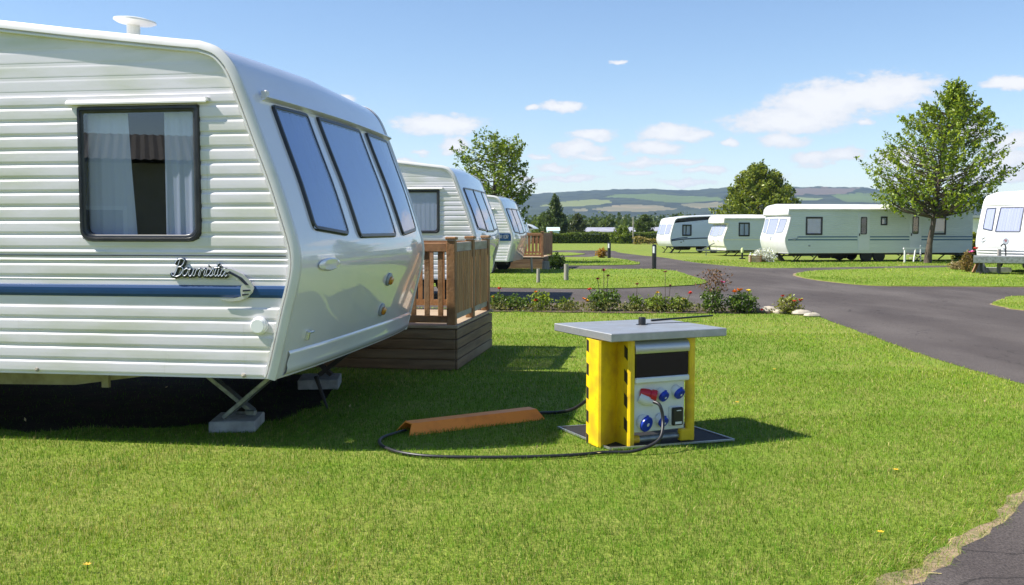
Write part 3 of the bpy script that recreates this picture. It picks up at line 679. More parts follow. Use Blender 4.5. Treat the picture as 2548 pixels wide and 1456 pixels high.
# F2: smaller cream fronted static van
C2_ = ((0, 0.0), (0.10, 0.07), (0.40, 0.16), (1.3, 0.22))
o = P(1806, 640, 57.0)
f2 = Caravan('static_caravan', 'short cream fronted caravan with hooded front window, middle van across the road', (o.x, o.y), D2R(8), 5.4, 2.6,
             [(-5.4, 2.205), (-2, 2.203), (-0.2, 2.201)], [(0.14, 2.20), (0.16, 2.06), (0.16, 1.94), (0.10, 1.90), (-0.10, 1.88), (-0.09, 1.80), (0.02, 1.50), (0.13, 1.20), (0.18, 1.02), (0.17, 0.85), (0.10, 0.60), (0.06, 0.55), (0.03, 0.54), (0.0, 0.345)],
             mir=-1, bulge=0.10, cross=C2_, zfade=1.92, over=0.07, group='caravans across the road')
w2 = [(-1.40, -0.73, 1.15, 1.95), (-3.2, -2.45, 1.15, 1.95)]
f2.shell(CREAM, ROOFM, SIDING_PALE, CREAM, pitch=0.11, amp=0.006, windows=[(a + .02, b - .02, c + .02, d - .02) for a, b, c, d in w2], flat=((0.92, 1.06),), tw=0.06, tp=0.02)
for w in w2: f2.side_window(*w, curt=0.6, fw=0.08, r=0.05, mullion=True, deep=False)
f2.stripe(-5.4, 0.10, 0.93, 1.03, CREAM, 0.02, 'waist_rail')
for a, b, c_, d in (((0.06, 1.82), (0.27, 1.82), (0.30, 1.16), (0.09, 1.20)), ((0.31, 1.83), (0.66, 1.83), (0.66, 1.13), (0.33, 1.13)), ((0.70, 1.82), (0.94, 1.82), (0.93, 1.20), (0.70, 1.16))):
    f2.front_window(a, b, c_, d, frame=GREYPL, pane=TINT_FAR, r=0.04, fw=0.022, wave=1.6)
for v in (0.25, 0.55):
    M = frontframe(f2, v, 0.90); MB().lathe([(0.05, -0.01), (0.05, 0.02), (0, 0.03)], 12, M).build('marker_light', GREYPL, f2.root, True)
f2.under(wheels=(-2.9,), legs=(-0.8,))
MB().bar((0.3, 0.9, 0.30), (-1.3, 1.3, 0.34), 0.08, 0.09).bar((0.3, 1.7, 0.30), (-1.3, 1.3, 0.34), 0.08, 0.09).bar((-1.0, 1.3, 0.36), (-0.25, 1.3, 0.75), 0.05, 0.05).tube([(-0.75, 1.3, 0.5), (-0.75, 1.3, 0.02)], 0.03).build('tow_bar', STEEL, f2.root)
# F1: blue sided tourer
o = P(1674, 632, 64.0)
f1 = Caravan('touring_caravan', 'pale blue sided touring caravan with dark curved stripe, farthest across the road', (o.x, o.y), D2R(14), 6.2, 2.3,
             [(-6.2, 2.48), (-3.5, 2.46), (-1.2, 2.37), (-0.6, 2.31)], [(-0.28, 2.27), (-0.16, 2.21), (-0.08, 2.08), (-0.02, 1.90), (0.07, 1.60), (0.16, 1.25), (0.20, 1.02), (0.21, 0.98), (0.18, 0.955), (0.20, 0.93), (0.19, 0.80), (0.13, 0.62), (0.02, 0.45)],
             mir=-1, bulge=0.16, cross=((0, 0), (0.15, 0.03), (1.15, 0.07)), group='caravans across the road', zfade=2.0)
w1 = (-1.28, -0.62, 1.12, 1.86)
f1.shell(WHITEF, WHITEF, SIDING_BLUE, WHITEF, pitch=5.0, amp=0.0, windows=[(w1[0] + .02, w1[1] - .02, w1[2] + .02, w1[3] - .02)], tw=0.05, tp=0.02)
f1.side_window(*w1, curt=0.3, fw=0.09, r=0.05)
for a, b, c_, d in (((0.05, 1.88), (0.27, 1.88), (0.28, 1.22), (0.06, 1.24)), ((0.33, 1.88), (0.66, 1.88), (0.66, 1.20), (0.33, 1.20)), ((0.72, 1.88), (0.95, 1.88), (0.94, 1.24), (0.72, 1.22))):
    f1.front_window(a, b, c_, d, frame=GREYPL, pane=TINT_FAR, r=0.04, fw=0.02, wave=1.6)
sw = [(-6.15, 0.93), (-4.5, 1.0), (-3.0, 1.03), (-1.5, 1.0), (-0.6, 0.94), (0.10, 0.86)]
mb = MB()
mb.grid([[f1.T(x, -0.012, z - h) for x, z in sw] for h in (0.0, 0.035, 0.07)]); mb.grid([[f1.T(x, -0.013, z - h) for x, z in ((-1.0, 1.06), (-0.4, 1.0), (0.14, 0.90))] for h in (0.0, 0.05)])
mb.build('curved_stripe', NAVY, f1.root)
for k, (v, z) in enumerate(((0.25, 1.08), (0.40, 1.08), (0.52, 1.08), (0.70, 1.08))):
    M = frontframe(f1, v, z); MB().lathe([(0.035, -0.01), (0.035, 0.01), (0, 0.012)], 10, M).build('emblem', GREYPL, f1.root, True)
for a, b in ((-0.55, 0.72), (-0.72, 0.80)): MB().box((-a, -0.012, b), (0.08, 0.02, 0.05)).build('socket_cover', DARKST, f1.root)
f1.under(wheels=(-2.9,), legs=(-0.7, -0.2))
MB().box((1.0, 0.8, 0.32), (1.0, 0.6, 0.24), b=0.1).build('spare_carrier', DARKST, f1.root)
# R: big white tourer at the right edge, its front panel towards us
ctr = P(2512, 597, 35.3)
rzR = D2R(33.5); WR = 2.6
o = Vector((ctr.x, ctr.y)) + Vector((math.sin(rzR), -math.cos(rzR))) * (WR / 2) + Vector((math.cos(rzR), math.sin(rzR))) * 0.18
r1 = Caravan('touring_caravan', 'bright white touring caravan with round emblem and curtained front windows at the right edge', (o.x, o.y), rzR, 6.8, WR,
             [(-6.8, 2.88), (-3, 2.87), (-1.0, 2.85)], [(-0.62, 2.84), (-0.48, 2.79), (-0.36, 2.69), (-0.26, 2.50), (-0.22, 2.40), (-0.12, 2.10), (0.03, 1.60), (0.10, 1.36), (0.14, 1.12), (0.14, 0.98), (0.10, 0.80), (0.08, 0.74), (0.04, 0.60), (0.0, 0.46)],
             mir=-1, bulge=0.30, cross=((0, 0), (0.06, 0.04), (0.3, 0.10), (1.3, 0.13)), zfade=2.45, group='caravans across the road')
r1.shell(WHITEF, WHITEF, SIDING, WHITEF, pitch=5.0, amp=0.0, tw=0.05, tp=0.02, interior=False)
for a, b, c_, d in (((0.10, 2.34), (0.27, 2.36), (0.28, 1.50), (0.10, 1.58)), ((0.33, 2.37), (0.67, 2.37), (0.68, 1.47), (0.32, 1.47)), ((0.73, 2.36), (0.90, 2.34), (0.90, 1.58), (0.72, 1.50))):
    r1.front_window((1 - b[0], b[1]), (1 - a[0], a[1]), (1 - d[0], d[1]), (1 - c_[0], c_[1]), frame=mat('slate rubber', (0.06, 0.07, 0.10), 0.4), pane=TINT_R, r=0.05, fw=0.02, wave=4.0)
rows = [[r1.surf(0.03 + 0.94 * k / 24, 2.44 + dz, o_) for k in range(25)] for o_, dz in ((0, .02), (.03, .015), (.035, 0), (0, -.01))]
MB().grid(rows).build('gutter', CREAM, r1.root)
for z in (0.84, 0.74, 0.64):
    rows = [[r1.surf(0.02 + 0.96 * k / 24, z + dz, o_) for k in range(25)] for o_, dz in ((0.0, .022), (.022, .012), (.022, -.012), (0, -.014))]
    MB().grid(rows).build('lower_moulding', WHITEF, r1.root)
for v, z, w, h in ((0.83, 1.27, 0.30, 0.028), (0.82, 1.16, 0.32, 0.028), (0.2, 1.30, 0.36, 0.028), (0.2, 1.18, 0.40, 0.05)):
    M = frontframe(r1, v, z) @ Matrix.Rotation(0.28 if v > 0.5 else -0.28, 4, 'Z'); mb = MB().box((0, 0, 0.008), (w, h, 0.02), b=0.005); mb.v = [tuple(M @ Vector(p)) for p in mb.v]; mb.build('moulded_line', GREYPL, r1.root)
M = frontframe(r1, 0.5, 1.16)
e = MB().lathe([(0.11, -0.01), (0.11, 0.012), (0.085, 0.014), (0.085, 0.01), (0, 0.01)], 24, M).build('emblem', GREYPL, r1.root, True)
mb = MB().prism([(-0.05, -0.05), (0.04, -0.06), (0.06, 0.0), (0.0, 0.015), (0.03, 0.05), (-0.03, 0.04), (-0.04, 0.0)], 0.006, (1, 0, 0), (0, 1, 0), (0, 0, 1), (0, 0, 0.012)); mb.v = [tuple(M @ Vector(p)) for p in mb.v]; mb.build('inlay', mat('dull red inlay', (0.20, 0.08, 0.09), 0.4), e)
M = frontframe(r1, 0.52, 0.86); mb = MB().box((0, 0, 0.015), (0.05, 0.09, 0.03)); mb.v = [tuple(M @ Vector(p)) for p in mb.v]; mb.build('panel_handle', GREYPL, r1.root)
MB().tube([(0.9, 1.3, 2.85), (0.9, 1.3, 3.20)], 0.022).tube([(0.9, 1.3, 3.18), (0.9, 1.3, 3.28)], [0.07, 0.05], 10).build('roof_flue', BLACKPL, r1.root, True)
r1.under(wheels=(-3.2, -3.9), legs=(-0.5,))
# pieces in front of it
def wl(c, x, y, z): return c.root.matrix_basis @ Vector((x, y, z))
bpy.context.view_layer.update()
pb = P(2432, 682, 34.6)
box = thing('drawbar_tray', 'long flat grey metal tray under the front of the white touring caravan', 'metal tray', (pb.x - 0.25, pb.y - 0.3, 0), D2R(-25))
MB().box((0.95, 0.5, 0.53), (2.0, 1.2, 0.24), b=0.015).build('tray', STEEL, box)
for x, y in ((0.2, 0.1), (1.7, 0.1), (0.2, 0.95), (1.7, 0.95)): MB().box((x, y, 0.205), (0.09, 0.09, 0.41)).build('leg', DARKST, box)
p = G(2470, 681); 
hp = thing('hook_up_post', 'pale square post with a black looped hose before the white touring caravan', 'post', (p.x, p.y - 0.4, 0))
MB().box((0, 0, 0.44), (0.11, 0.09, 0.88), b=0.01).build('post', POSTG, hp)
MB().tube(catmull([(0.02, -0.06, 0.98), (0.10, -0.06, 1.06), (0.18, -0.06, 1.0), (0.20, -0.06, 0.75), (0.19, -0.06, 0.52)], 5), 0.022).build('hose', BLACKPL, hp, True)
MB().box((0.19, -0.05, 0.48), (0.16, 0.10, 0.16), b=0.01).build('socket', BLACKPL, hp)
p = G(2420, 681)
pk = MB().bar((0, 0, 0.0), (0.32, 0.15, 0.56), 0.05, 0.12).build('leaning_plank', REDWOOD); pk.location = (p.x, p.y, 0.03); tag(pk, 'reddish plank leaning against the grey tray at the right', 'plank')
pn = MB().add([(0, 0, 0), (0.5, 0.1, 0), (0.32, 0.3, 0.55), (0.14, 0.25, 0.55), (0, 0.04, 0), (0.5, 0.14, 0), (0.32, 0.34, 0.55), (0.14, 0.29, 0.55)], [(0, 1, 2, 3), (7, 6, 5, 4), (0, 4, 5, 1), (1, 5, 6, 2), (2, 6, 7, 3), (3, 7, 4, 0)]).build('leaning_board', STEEL); pn.location = (p.x + 0.12, p.y, 0.0); tag(pn, 'grey tapered board leaning beside the reddish plank', 'board')
cb = MB().add([(-0.35, 0, 0), (0.75, 0, 0), (0.75, 0, 0.2), (-0.12, 0, 0.2), (-0.35, 0.4, 0), (0.75, 0.4, 0), (0.75, 0.4, 0.2), (-0.12, 0.4, 0.2)], [(0, 1, 2, 3), (7, 6, 5, 4), (0, 4, 5, 1), (1, 5, 6, 2), (2, 6, 7, 3), (3, 7, 4, 0)]).build('chock_block', CONC); cb.location = (p.x + 0.75, p.y + 0.25, 0); tag(cb, 'wedge shaped concrete block under the grey tray', 'concrete block')
# white timber steps frame by F3's second door
st = thing('handrail_frame', 'low white timber handrail frame outside the second door of the long caravan', 'handrail', tuple(f3.root.matrix_basis @ Vector((5.30, -0.95, 0))), D2R(8))
MB().box((0.55, 0, 0.66), (1.25, 0.09, 0.07)).build('rail', WHITEP, st)
for x in (0.0, 1.1): MB().box((x, 0, 0.325), (0.07, 0.07, 0.65)).build('leg', WHITEP, st)
for q in range(2): MB().box((0.75, 0.3 + q * 0.22, 0.2 + q * 0.17), (0.6, 0.24, 0.04)).build('step', POSTG, st)
MB().bar((0.62, 0.15, 0.62), (0.52, 0.12, 0.02), 0.05, 0.05).build('leg', WHITEP, st); MB().bar((1.15, 0.6, 0.8), (1.15, 0.6, 0.02), 0.05, 0.05).build('leg', WHITEP, st)
# crates beside F3's nose
for k, (px, py, w, m, lab) in enumerate(((1878, 653, 0.55, 'pale', 'pale timber crate on the grass before the long caravan'), (1893, 652, 0.42, 'red', 'dark slatted crate between two others before the long caravan'), (1909, 651.5, 0.40, 'red', 'reddish timber crate nearest the nose of the long caravan'))):
    p = G(px, py); t = thing('wooden_crate', lab, 'crate', (p.x, p.y, 0), D2R(rnd.uniform(-8, 8)), 'crates by the long caravan')
    mm = (WOODT if k == 0 else REDWOOD)
    for z in (0.06, 0.17, 0.28): MB().box((0, -0.15, z), (w, 0.02, 0.09)).box((0, 0.15, z), (w, 0.02, 0.09)).box((-w / 2, 0, z), (0.02, 0.28, 0.09)).box((w / 2, 0, z), (0.02, 0.28, 0.09)).build('side_boards', mm, t)
    for x in (-w / 2 + 0.04, w / 2 - 0.04): MB().box((x, -0.172, 0.17), (0.05, 0.02, 0.33)).build('corner_batten', REDWOOD, t)
    MB().box((0, 0, 0.02), (w - 0.06, 0.27, 0.03)).build('base', mm, t)
p = P(1846, 640, 52.0); t = thing('marker_post', 'small dark post with a lime top standing before the middle caravan', 'post', (p.x, p.y, 0))
MB().tube([(0, 0, -0.03), (0, 0, 0.34)], 0.05, 10).box((0, 0, 0.03), (0.3, 0.2, 0.06)).build('post', BLACKPL, t)
MB().lathe([(0.075, 0.34), (0.08, 0.50), (0.05, 0.58), (0, 0.60)], 12).build('cap', mat('lime plastic', (0.55, 0.62, 0.28), 0.5), t, True)
# far roofs
o = P(1330, 575, 66.0)
f5 = Caravan('touring_caravan', 'rounded pale caravan roof poking out beyond the row of statics', (o.x - 0.6, o.y), D2R(-8), 5.0, 2.4, [(-5, 2.05), (-1.2, 2.0)], [(-0.6, 1.96), (0.1, 1.86), (0.55, 1.62), (0.50, 1.56), (0.1, 1.50), (0.08, 1.0), (0.0, 0.4)], bulge=0.1, group=None)
f5.shell(WHITEF, WHITEF, SIDING, WHITEF, pitch=5, amp=0, tw=0.04, tp=0.015, interior=False)
# ------------------------------------------------------------------ timber decks
def deck(label, base, rz, wx, dy, h, side_posts, front_posts, dense=False, group='timber decks beside the caravans', wood=None, picket=None):
    """Corner nearest the viewer and the road at the origin; runs to -x and +y."""
    wood = wood or WOOD; picket = picket or WOODV
    t = thing('timber_deck', label, 'deck', (base[0], base[1], 0), rz, group)
    n = 4; bh = (h - 0.05) / n
    a, b = MB(), MB()
    for i in range(n):
        z = 0.015 + (i + 0.5) * bh
        a.box((-wx / 2 - 0.012, 0.014, z), (wx - 0.03, 0.026, bh - 0.010), b=0.004); b.box((-0.014, dy / 2 + 0.01, z), (0.026, dy - 0.04, bh - 0.010), b=0.004)
    a.box((-wx / 2, 0.045, h / 2), (wx - 0.1, 0.02, h - 0.06)); b.box((-0.045, dy / 2, h / 2), (0.02, dy - 0.1, h - 0.06))
    a.build('front_fascia', WOODH, t); b.build('side_fascia', WOODH, t)
    d = MB(); k = int(dy / 0.145)
    for i in range(k): d.box((-wx / 2, 0.07 + (i + 0.5) * (dy - 0.14) / k, h - 0.012), (wx - 0.02, (dy - 0.14) / k - 0.008, 0.026))
    d.box((-wx / 2, 0.032, h - 0.008), (wx + 0.02, 0.09, 0.034), b=0.004).box((-wx / 2, dy - 0.03, h - 0.008), (wx + 0.02, 0.09, 0.034), b=0.004)
    d.build('deck_boards', WOODT, t)
    ph = 0.97
    def post(x, y, hh=ph):
        p = MB().box((x, y, h + hh / 2 - 0.01), (0.10, 0.10, hh), b=0.008).build('post', wood, t)
        MB().box((x, y, h + hh + 0.012), (0.125, 0.125, 0.035), b=0.01).build('post_cap', wood, p)
    ys = [0.08 + (dy - 0.16) * i / (side_posts - 1) for i in range(side_posts)]
    for y in ys: post(-0.075, y)
    for y0, y1 in zip(ys, ys[1:]):
        MB().box((-0.075, (y0 + y1) / 2, h + 0.875), (0.055, y1 - y0 - 0.10, 0.115), b=0.006).build('top_rail', GREYRAIL if not dense else wood, t)
        MB().box((-0.075, (y0 + y1) / 2, h + 0.10), (0.05, y1 - y0 - 0.10, 0.08), b=0.005).build('bottom_rail', GREYRAIL if not dense else wood, t)
        m = MB(); q = max(3, int((y1 - y0 - 0.1) / 0.098)); w = (y1 - y0 - 0.1) / q
        for i in range(q): m.box((-0.05 + rnd.uniform(-.003, .003), y0 + 0.05 + (i + 0.5) * w, h + 0.48), (0.022, w - 0.016, 0.70), b=0.004)
        m.build('picket_panel', picket, t)
    xs = [-0.075 - (wx - 0.2) * i / (front_posts) for i in range(1, front_posts + 1)]
    for x in xs: post(x, 0.08)
    xa = [-0.075] + xs
    for x1, x0 in zip(xa, xa[1:]):
        MB().box(((x0 + x1) / 2, 0.08, h + 0.88), (x1 - x0 - 0.10, 0.07, 0.10), b=0.006).build('top_rail', REDWOOD, t)
        MB().box(((x0 + x1) / 2, 0.08, h + 0.07), (x1 - x0 - 0.10, 0.055, 0.08), b=0.005).build('bottom_rail', wood, t)
        q = int((x1 - x0 - 0.1) / (0.15 if not dense else 0.135)); w = (x1 - x0 - 0.1) / q
        for i in range(q): MB().box((x0 + 0.05 + (i + 0.5) * w, 0.08, h + 0.47), (0.058, 0.03, 0.74), b=0.004).build('baluster', wood, t)
    # back railing
    for x in xs[-1:]: post(x, dy - 0.08)
    MB().box(((xs[-1] - 0.075) / 2, dy - 0.08, h + 0.88), (-xs[-1] - 0.175, 0.06, 0.10)).build('top_rail', REDWOOD, t)
    MB().box(((xs[-1] - 0.075) / 2, dy - 0.08, h + 0.10), (-xs[-1] - 0.175, 0.05, 0.08)).build('bottom_rail', wood, t)
    q = int((-xs[-1] - 0.175) / 0.15)
    for i in range(q): MB().box((-0.13 - (i + 0.5) * (-xs[-1] - 0.175) / q, dy - 0.08, h + 0.47), (0.058, 0.03, 0.74)).build('baluster', wood, t)
    return t
b = G(1137, 925)
deck('brown timber deck with picket side and square posts right behind the nearest caravan', (b.x, b.y), D2R(-8.9), 2.9, 2.27, 0.51, 3, 2)
b = G(1353, 671)
deck('small reddish timber deck with balusters at the nose of the third caravan', (b.x, b.y), D2R(-9), 1.7, 3.1, 0.49, 2, 1, dense=True, wood=REDWOOD, picket=REDWOOD)

# ------------------------------------------------------------------ service pedestal
PB = Vector((0.705, 7.00, 0)); ang = D2R(24.6)
e1, e2 = Vector((math.cos(ang), math.sin(ang), 0)), Vector((-math.sin(ang), math.cos(ang), 0)); UZ = Vector((0, 0, 1))
ped = thing('service_pedestal', 'yellow power pedestal with hazard tape, grey table top and blue sockets on the lawn', 'power pedestal', tuple(PB), ang)
TZ = 0.85
tb = MB().box((0.505, 0.445, TZ - 0.03), (1.01, 0.89, 0.06), b=0.005).build('table_top', TABLETOP, ped)
k = G(1597, 808, TZ) - PB; ka, kb = k.dot(e1), k.dot(e2)
MB().lathe([(0.029, 0), (0.029, 0.052), (0.026, 0.058), (0.024, 0.05), (0, 0.05)], 20, Matrix.Translation((ka, kb, TZ))).lathe([(0.05, 0.0), (0.045, 0.004), (0, 0.004)], 20, Matrix.Translation((ka, kb, TZ))).build('cable_stub', BLACKPL, ped, True)
r0, r1_ = G(1620, 796, TZ + 0.012) - PB, P(1772, 785.5, 8.45) - PB
MB().tube([(r0.dot(e1), r0.dot(e2), TZ + 0.008), (r1_.dot(e1), r1_.dot(e2), r1_.z)], 0.008, 8).build('lever_rod', BLACKPL, ped, True)
w0, w1_ = G(1608, 806, TZ) - PB, G(1738, 801.5, TZ) - PB
MB().tube([(w0.dot(e1), w0.dot(e2), TZ + 0.003), (w1_.dot(e1), w1_.dot(e2), TZ + 0.003)], 0.0025, 6).build('thin_wire', BLACKPL, ped)
def folded(line, z0, z1, th, m, name, parent):     # folded sheet: outline in plan, thickness th
    pts = [Vector((a, b_)) for a, b_ in line]; nor = []
    for i in range(len(pts)):
        t = (pts[min(i + 1, len(pts) - 1)] - pts[max(i - 1, 0)]).normalized(); nor.append(Vector((-t.y, t.x)))
    outer = pts; inner = [p + n_ * th for p, n_ in zip(pts, nor)]
    poly = outer + inner[::-1]
    return MB().prism([(p.x, p.y) for p in poly], z1 - z0, (1, 0, 0), (0, 1, 0), (0, 0, 1), (0, 0, z0)).build(name, m, parent)
fold1 = [(-0.012, 0.325), (-0.020, 0.128), (-0.014, 0.122), (0.172, 0.218), (0.179, 0.214), (0.178, 0.046), (0.186, 0.036), (0.218, 0.036)]
gp = folded(fold1, 0.008, TZ - 0.06, -0.006, YELLOW, 'guard_post', ped)
# hazard blocks on the two flanges facing the sun
mb = MB()
zt = TZ - 0.065
for i in range(5):
    z1 = zt - i * 0.176; z0 = z1 - 0.088
    mb.add([(-0.0145, 0.323, z1), (-0.0165, 0.256, z1 - 0.02), (-0.0165, 0.256, max(0.015, z0 - 0.02)), (-0.0145, 0.323, z0)], [(0, 1, 2, 3)])
    z1 -= 0.03; z0 -= 0.03
    if z0 > 0.02: mb.add([(0.1745, 0.098, z1), (0.1738, 0.050, z1 - 0.025), (0.1738, 0.050, z0 - 0.025), (0.1745, 0.098, z0)], [(0, 1, 2, 3)])
for i, v in enumerate(mb.v): mb.v[i] = (v[0] - 0.004, v[1], v[2])
mb.build('hazard_tape', BLACKTAPE, gp)
for z in (0.71, 0.40): MB().lathe([(0.009, -0.004), (0.009, 0.006), (0, 0.008)], 10, Matrix.Translation((0.07, 0.19, z)) @ Matrix.Rotation(D2R(135), 4, 'Z') @ Matrix.Rotation(math.pi / 2, 4, 'X')).build('bolt', STEEL, gp)
MB().tube([(0.722, 0.06, 0.008), (0.722, 0.06, TZ - 0.06)], 0.036, 24).build('corner_post', YELLOW, ped, True)
MB().tube([(0.722, 0.64, 0.008), (0.722, 0.64, TZ - 0.06)], 0.036, 24).build('corner_post', YELLOW, ped, True)
folded([(0.30, 0.80), (0.29, 0.62), (0.46, 0.70), (0.48, 0.54)], 0.008, TZ - 0.06, -0.006, YELLOW, 'guard_post', ped)
MB().box((0.668, 0.05, 0.06), (0.09, 0.05, 0.09), b=0.008).build('foot_bracket', YELLOW, ped)
MB().tube([(0.215, 0.07, 0.055), (0.275, 0.07, 0.055)], 0.030, 18).build('foot_sleeve', YELLOW, ped, True)
MB().tube([(0.275, 0.075, 0.05), (0.64, 0.075, 0.05)], 0.026, 18).build('foot_pipe', STEEL, ped, True)
# switch box
bx = MB().box((0.452, 0.19, 0.455), (0.462, 0.24, 0.66), b=0.01).build('switch_box', WHITEBOX, ped)
X0, X1 = 0.222, 0.690
rows = []
for b_, z in ((0.075, 0.785), (0.060, 0.785), (0.045, 0.775), (0.030, 0.755), (0.022, 0.735), (0.020, 0.700), (0.026, 0.690), (0.07, 0.690)): rows.append([(X0, b_, z), (X1, b_, z)])
hd = MB().grid(rows)
for x in (X0, X1): hd.add([(x, b_, z) for b_, z in ((0.075, 0.785), (0.060, 0.785), (0.045, 0.775), (0.030, 0.755), (0.022, 0.735), (0.020, 0.700), (0.026, 0.690), (0.07, 0.690))], [list(range(8))])
hd.build('lid_hood', ALU, bx, True)
MB().box(((X0 + X1) / 2, 0.052, 0.603), (X1 - X0 - 0.006, 0.05, 0.176), b=0.006).build('smoked_lid', SMOKED, bx)
MB().box(((X0 + X1) / 2, 0.047, 0.494), (X1 - X0 - 0.002, 0.065, 0.042), b=0.008).build('lid_sill', WHITEBOX, bx)
MB().box(((X0 + X1) / 2 - 0.008, 0.066, 0.288), (0.448, 0.02, 0.366), b=0.006).build('socket_panel', WHITEBOX, bx)
def socket(a, z, r, m, name='socket', tilt=30, out=0.055, yaw=18):
    M = Matrix.Translation((a, 0.06, z + 0.02)) @ Matrix.Rotation(D2R(yaw), 4, 'Z') @ Matrix.Rotation(D2R(90 + tilt), 4, 'X')
    MB().lathe([(r * 1.02, -0.01), (r * 1.02, out * 0.55), (r * 0.96, out * 0.6), (0, out * 0.6)], 22, M).build('collar', SOCKWHITE, bx, True)
    s = MB().lathe([(r * 0.9, out * 0.5), (r * 1.05, out * 0.62), (r * 1.05, out * 1.0), (r * 0.95, out * 1.12), (r * 0.25, out * 1.12), (r * 0.22, out * 1.2), (0, out * 1.2)], 24, M)
    s.box(M @ Vector((0, r * 0.95, out * 0.8)), (0.016, 0.02, 0.03), b=0.004)
    o_ = s.build(name, m, bx, True)
    MB().lathe([(r * 0.24, out * 1.19), (r * 0.2, out * 1.23), (0, out * 1.23)], 12, M).build('pin_cap', SOCKWHITE, o_, True)
socket(0.455, 0.368, 0.040, SOCKBLUE); socket(0.592, 0.380, 0.042, SOCKBLUE); socket(0.452, 0.178, 0.040, SOCKBLUE); socket(0.305, 0.162, 0.056, SOCKBLUE, out=0.05, tilt=15)
MP = Matrix.Translation((0.318, 0.055, 0.395)) @ Matrix.Rotation(D2R(55), 4, 'Z') @ Matrix.Rotation(D2R(100), 4, 'X')
MB().lathe([(0.034, -0.03), (0.036, 0.03), (0.032, 0.05), (0.040, 0.055), (0.040, 0.085), (0.034, 0.095), (0, 0.095)], 22, MP).build('red_plug', SOCKRED, bx, True)
MB().lathe([(0.040, -0.03), (0.042, 0.03), (0.034, 0.05), (0.022, 0.085), (0, 0.085)], 22, Matrix.Translation((0.305, 0.05, 0.355)) @ Matrix.Rotation(D2R(60), 4, 'Z') @ Matrix.Rotation(D2R(112), 4, 'X')).build('plug_housing', SOCKWHITE, bx, True)
MB().box((0.588, 0.052, 0.205), (0.112, 0.02, 0.142), b=0.006).build('breaker_frame', WHITEBOX, bx)
bk = MB().box((0.596, 0.036, 0.205), (0.094, 0.03, 0.134), b=0.008).build('breaker', BLACKPL, bx)
MB().box((0.596, 0.0195, 0.158), (0.056, 0.003, 0.018)).box((0.60, 0.0195, 0.250), (0.040, 0.003, 0.006)).build('breaker_label', WHITER, bk)
# ground plate with pale rim
q = [G(1388, 1068), G(1518, 1122), G(1826, 1099.5)]; q.append(q[0] + q[2] - q[1])
q = [Vector((p.x - PB.x, p.y - PB.y)) for p in q]; q = [Vector((p.dot(e1.xy), p.dot(e2.xy))) for p in q]
MB().prism([(p.x, p.y) for p in q], 0.008, (1, 0, 0), (0, 1, 0), (0, 0, 1), (0, 0, 0.008)).build('base_plate', mat('dark base plate', (0.009, 0.009, 0.010), 0.8), ped)
rim = MB()
for i in range(4):
    a, b_ = q[i], q[(i + 1) % 4]; rim.bar((a.x, a.y, 0.016), (b_.x, b_.y, 0.016), 0.012, 0.014)
rim.build('plate_rim', ALU, ped)
# cables
pl_ = PB + e1 * 0.335 - e2 * 0.055 + UZ * 0.335
cp = [pl_ + Vector((-0.005, 0.0, 0.012)), pl_ + Vector((0.035, -0.04, -0.01)), PB + e1 * 0.36 - e2 * 0.13 + UZ * 0.22, PB + e1 * 0.28 - e2 * 0.20 + UZ * 0.10, PB + e1 * 0.10 - e2 * 0.16 + UZ * 0.03]
cp += [G(X, Y, 0.016) for X, Y in ((1500, 1127), (1420, 1134), (1280, 1139), (1100, 1138), (1010, 1130), (960, 1116), (944, 1102), (952, 1090), (985, 1079), (1010, 1072))]
for p in cp[5:]: p.z = 0.02
tag(MB().tube(catmull(cp, 8), 0.0125, 10).build('power_cable', CABLE, None, True), 'black cable looping over the lawn from the red plug to the orange cover', 'cable')
c2p = [G(1335, 1038), G(1352, 1036), G(1395, 1034)]
for p in c2p: p.z = 0.03
c2p += [P(1430, 1016, 7.9), P(1470, 990, 7.55), P(1500, 985, 7.45)]
tag(MB().tube(catmull(c2p, 8), 0.0145, 10).build('supply_cable', CABLE, None, True), 'short black cable rising from the orange cover behind the yellow post', 'cable')
# orange cable cover: folded trapezoid channel
cl, cr2 = Vector((-0.855, 7.64, 0)), Vector((0.215, 8.31, 0)); ax = (cr2 - cl).normalized(); sd = Vector((ax.y, -ax.x, 0))
cv = MB()
prof = [(0.125, 0.0), (0.065, 0.085), (-0.055, 0.085), (-0.125, 0.0)]; pin = [(0.112, 0.0), (0.058, 0.075), (-0.048, 0.075), (-0.112, 0.0)]
rows = []
for base, sgn in ((cl, 1), (cr2, -1)):
    def pt(s_, z_): return base + ax * (sgn * (0.05 * (z_ / 0.085))) + sd * s_ + UZ * z_
    rows.append([pt(*p) for p in prof] + [pt(*p) for p in pin[::-1]])
n = 8; v = rows[0] + rows[1]
f = [[i, (i + 1) % n, (i + 1) % n + n, i + n] for i in range(n)] + [[0, 7, 6, 1], [1, 6, 5, 2], [2, 5, 4, 3], [8, 9, 14, 15], [9, 10, 13, 14], [10, 11, 12, 13]]
tag(MB().add(v, f).build('cable_cover', ORANGE), 'orange painted angled cable cover lying on the shaded grass', 'cable cover')

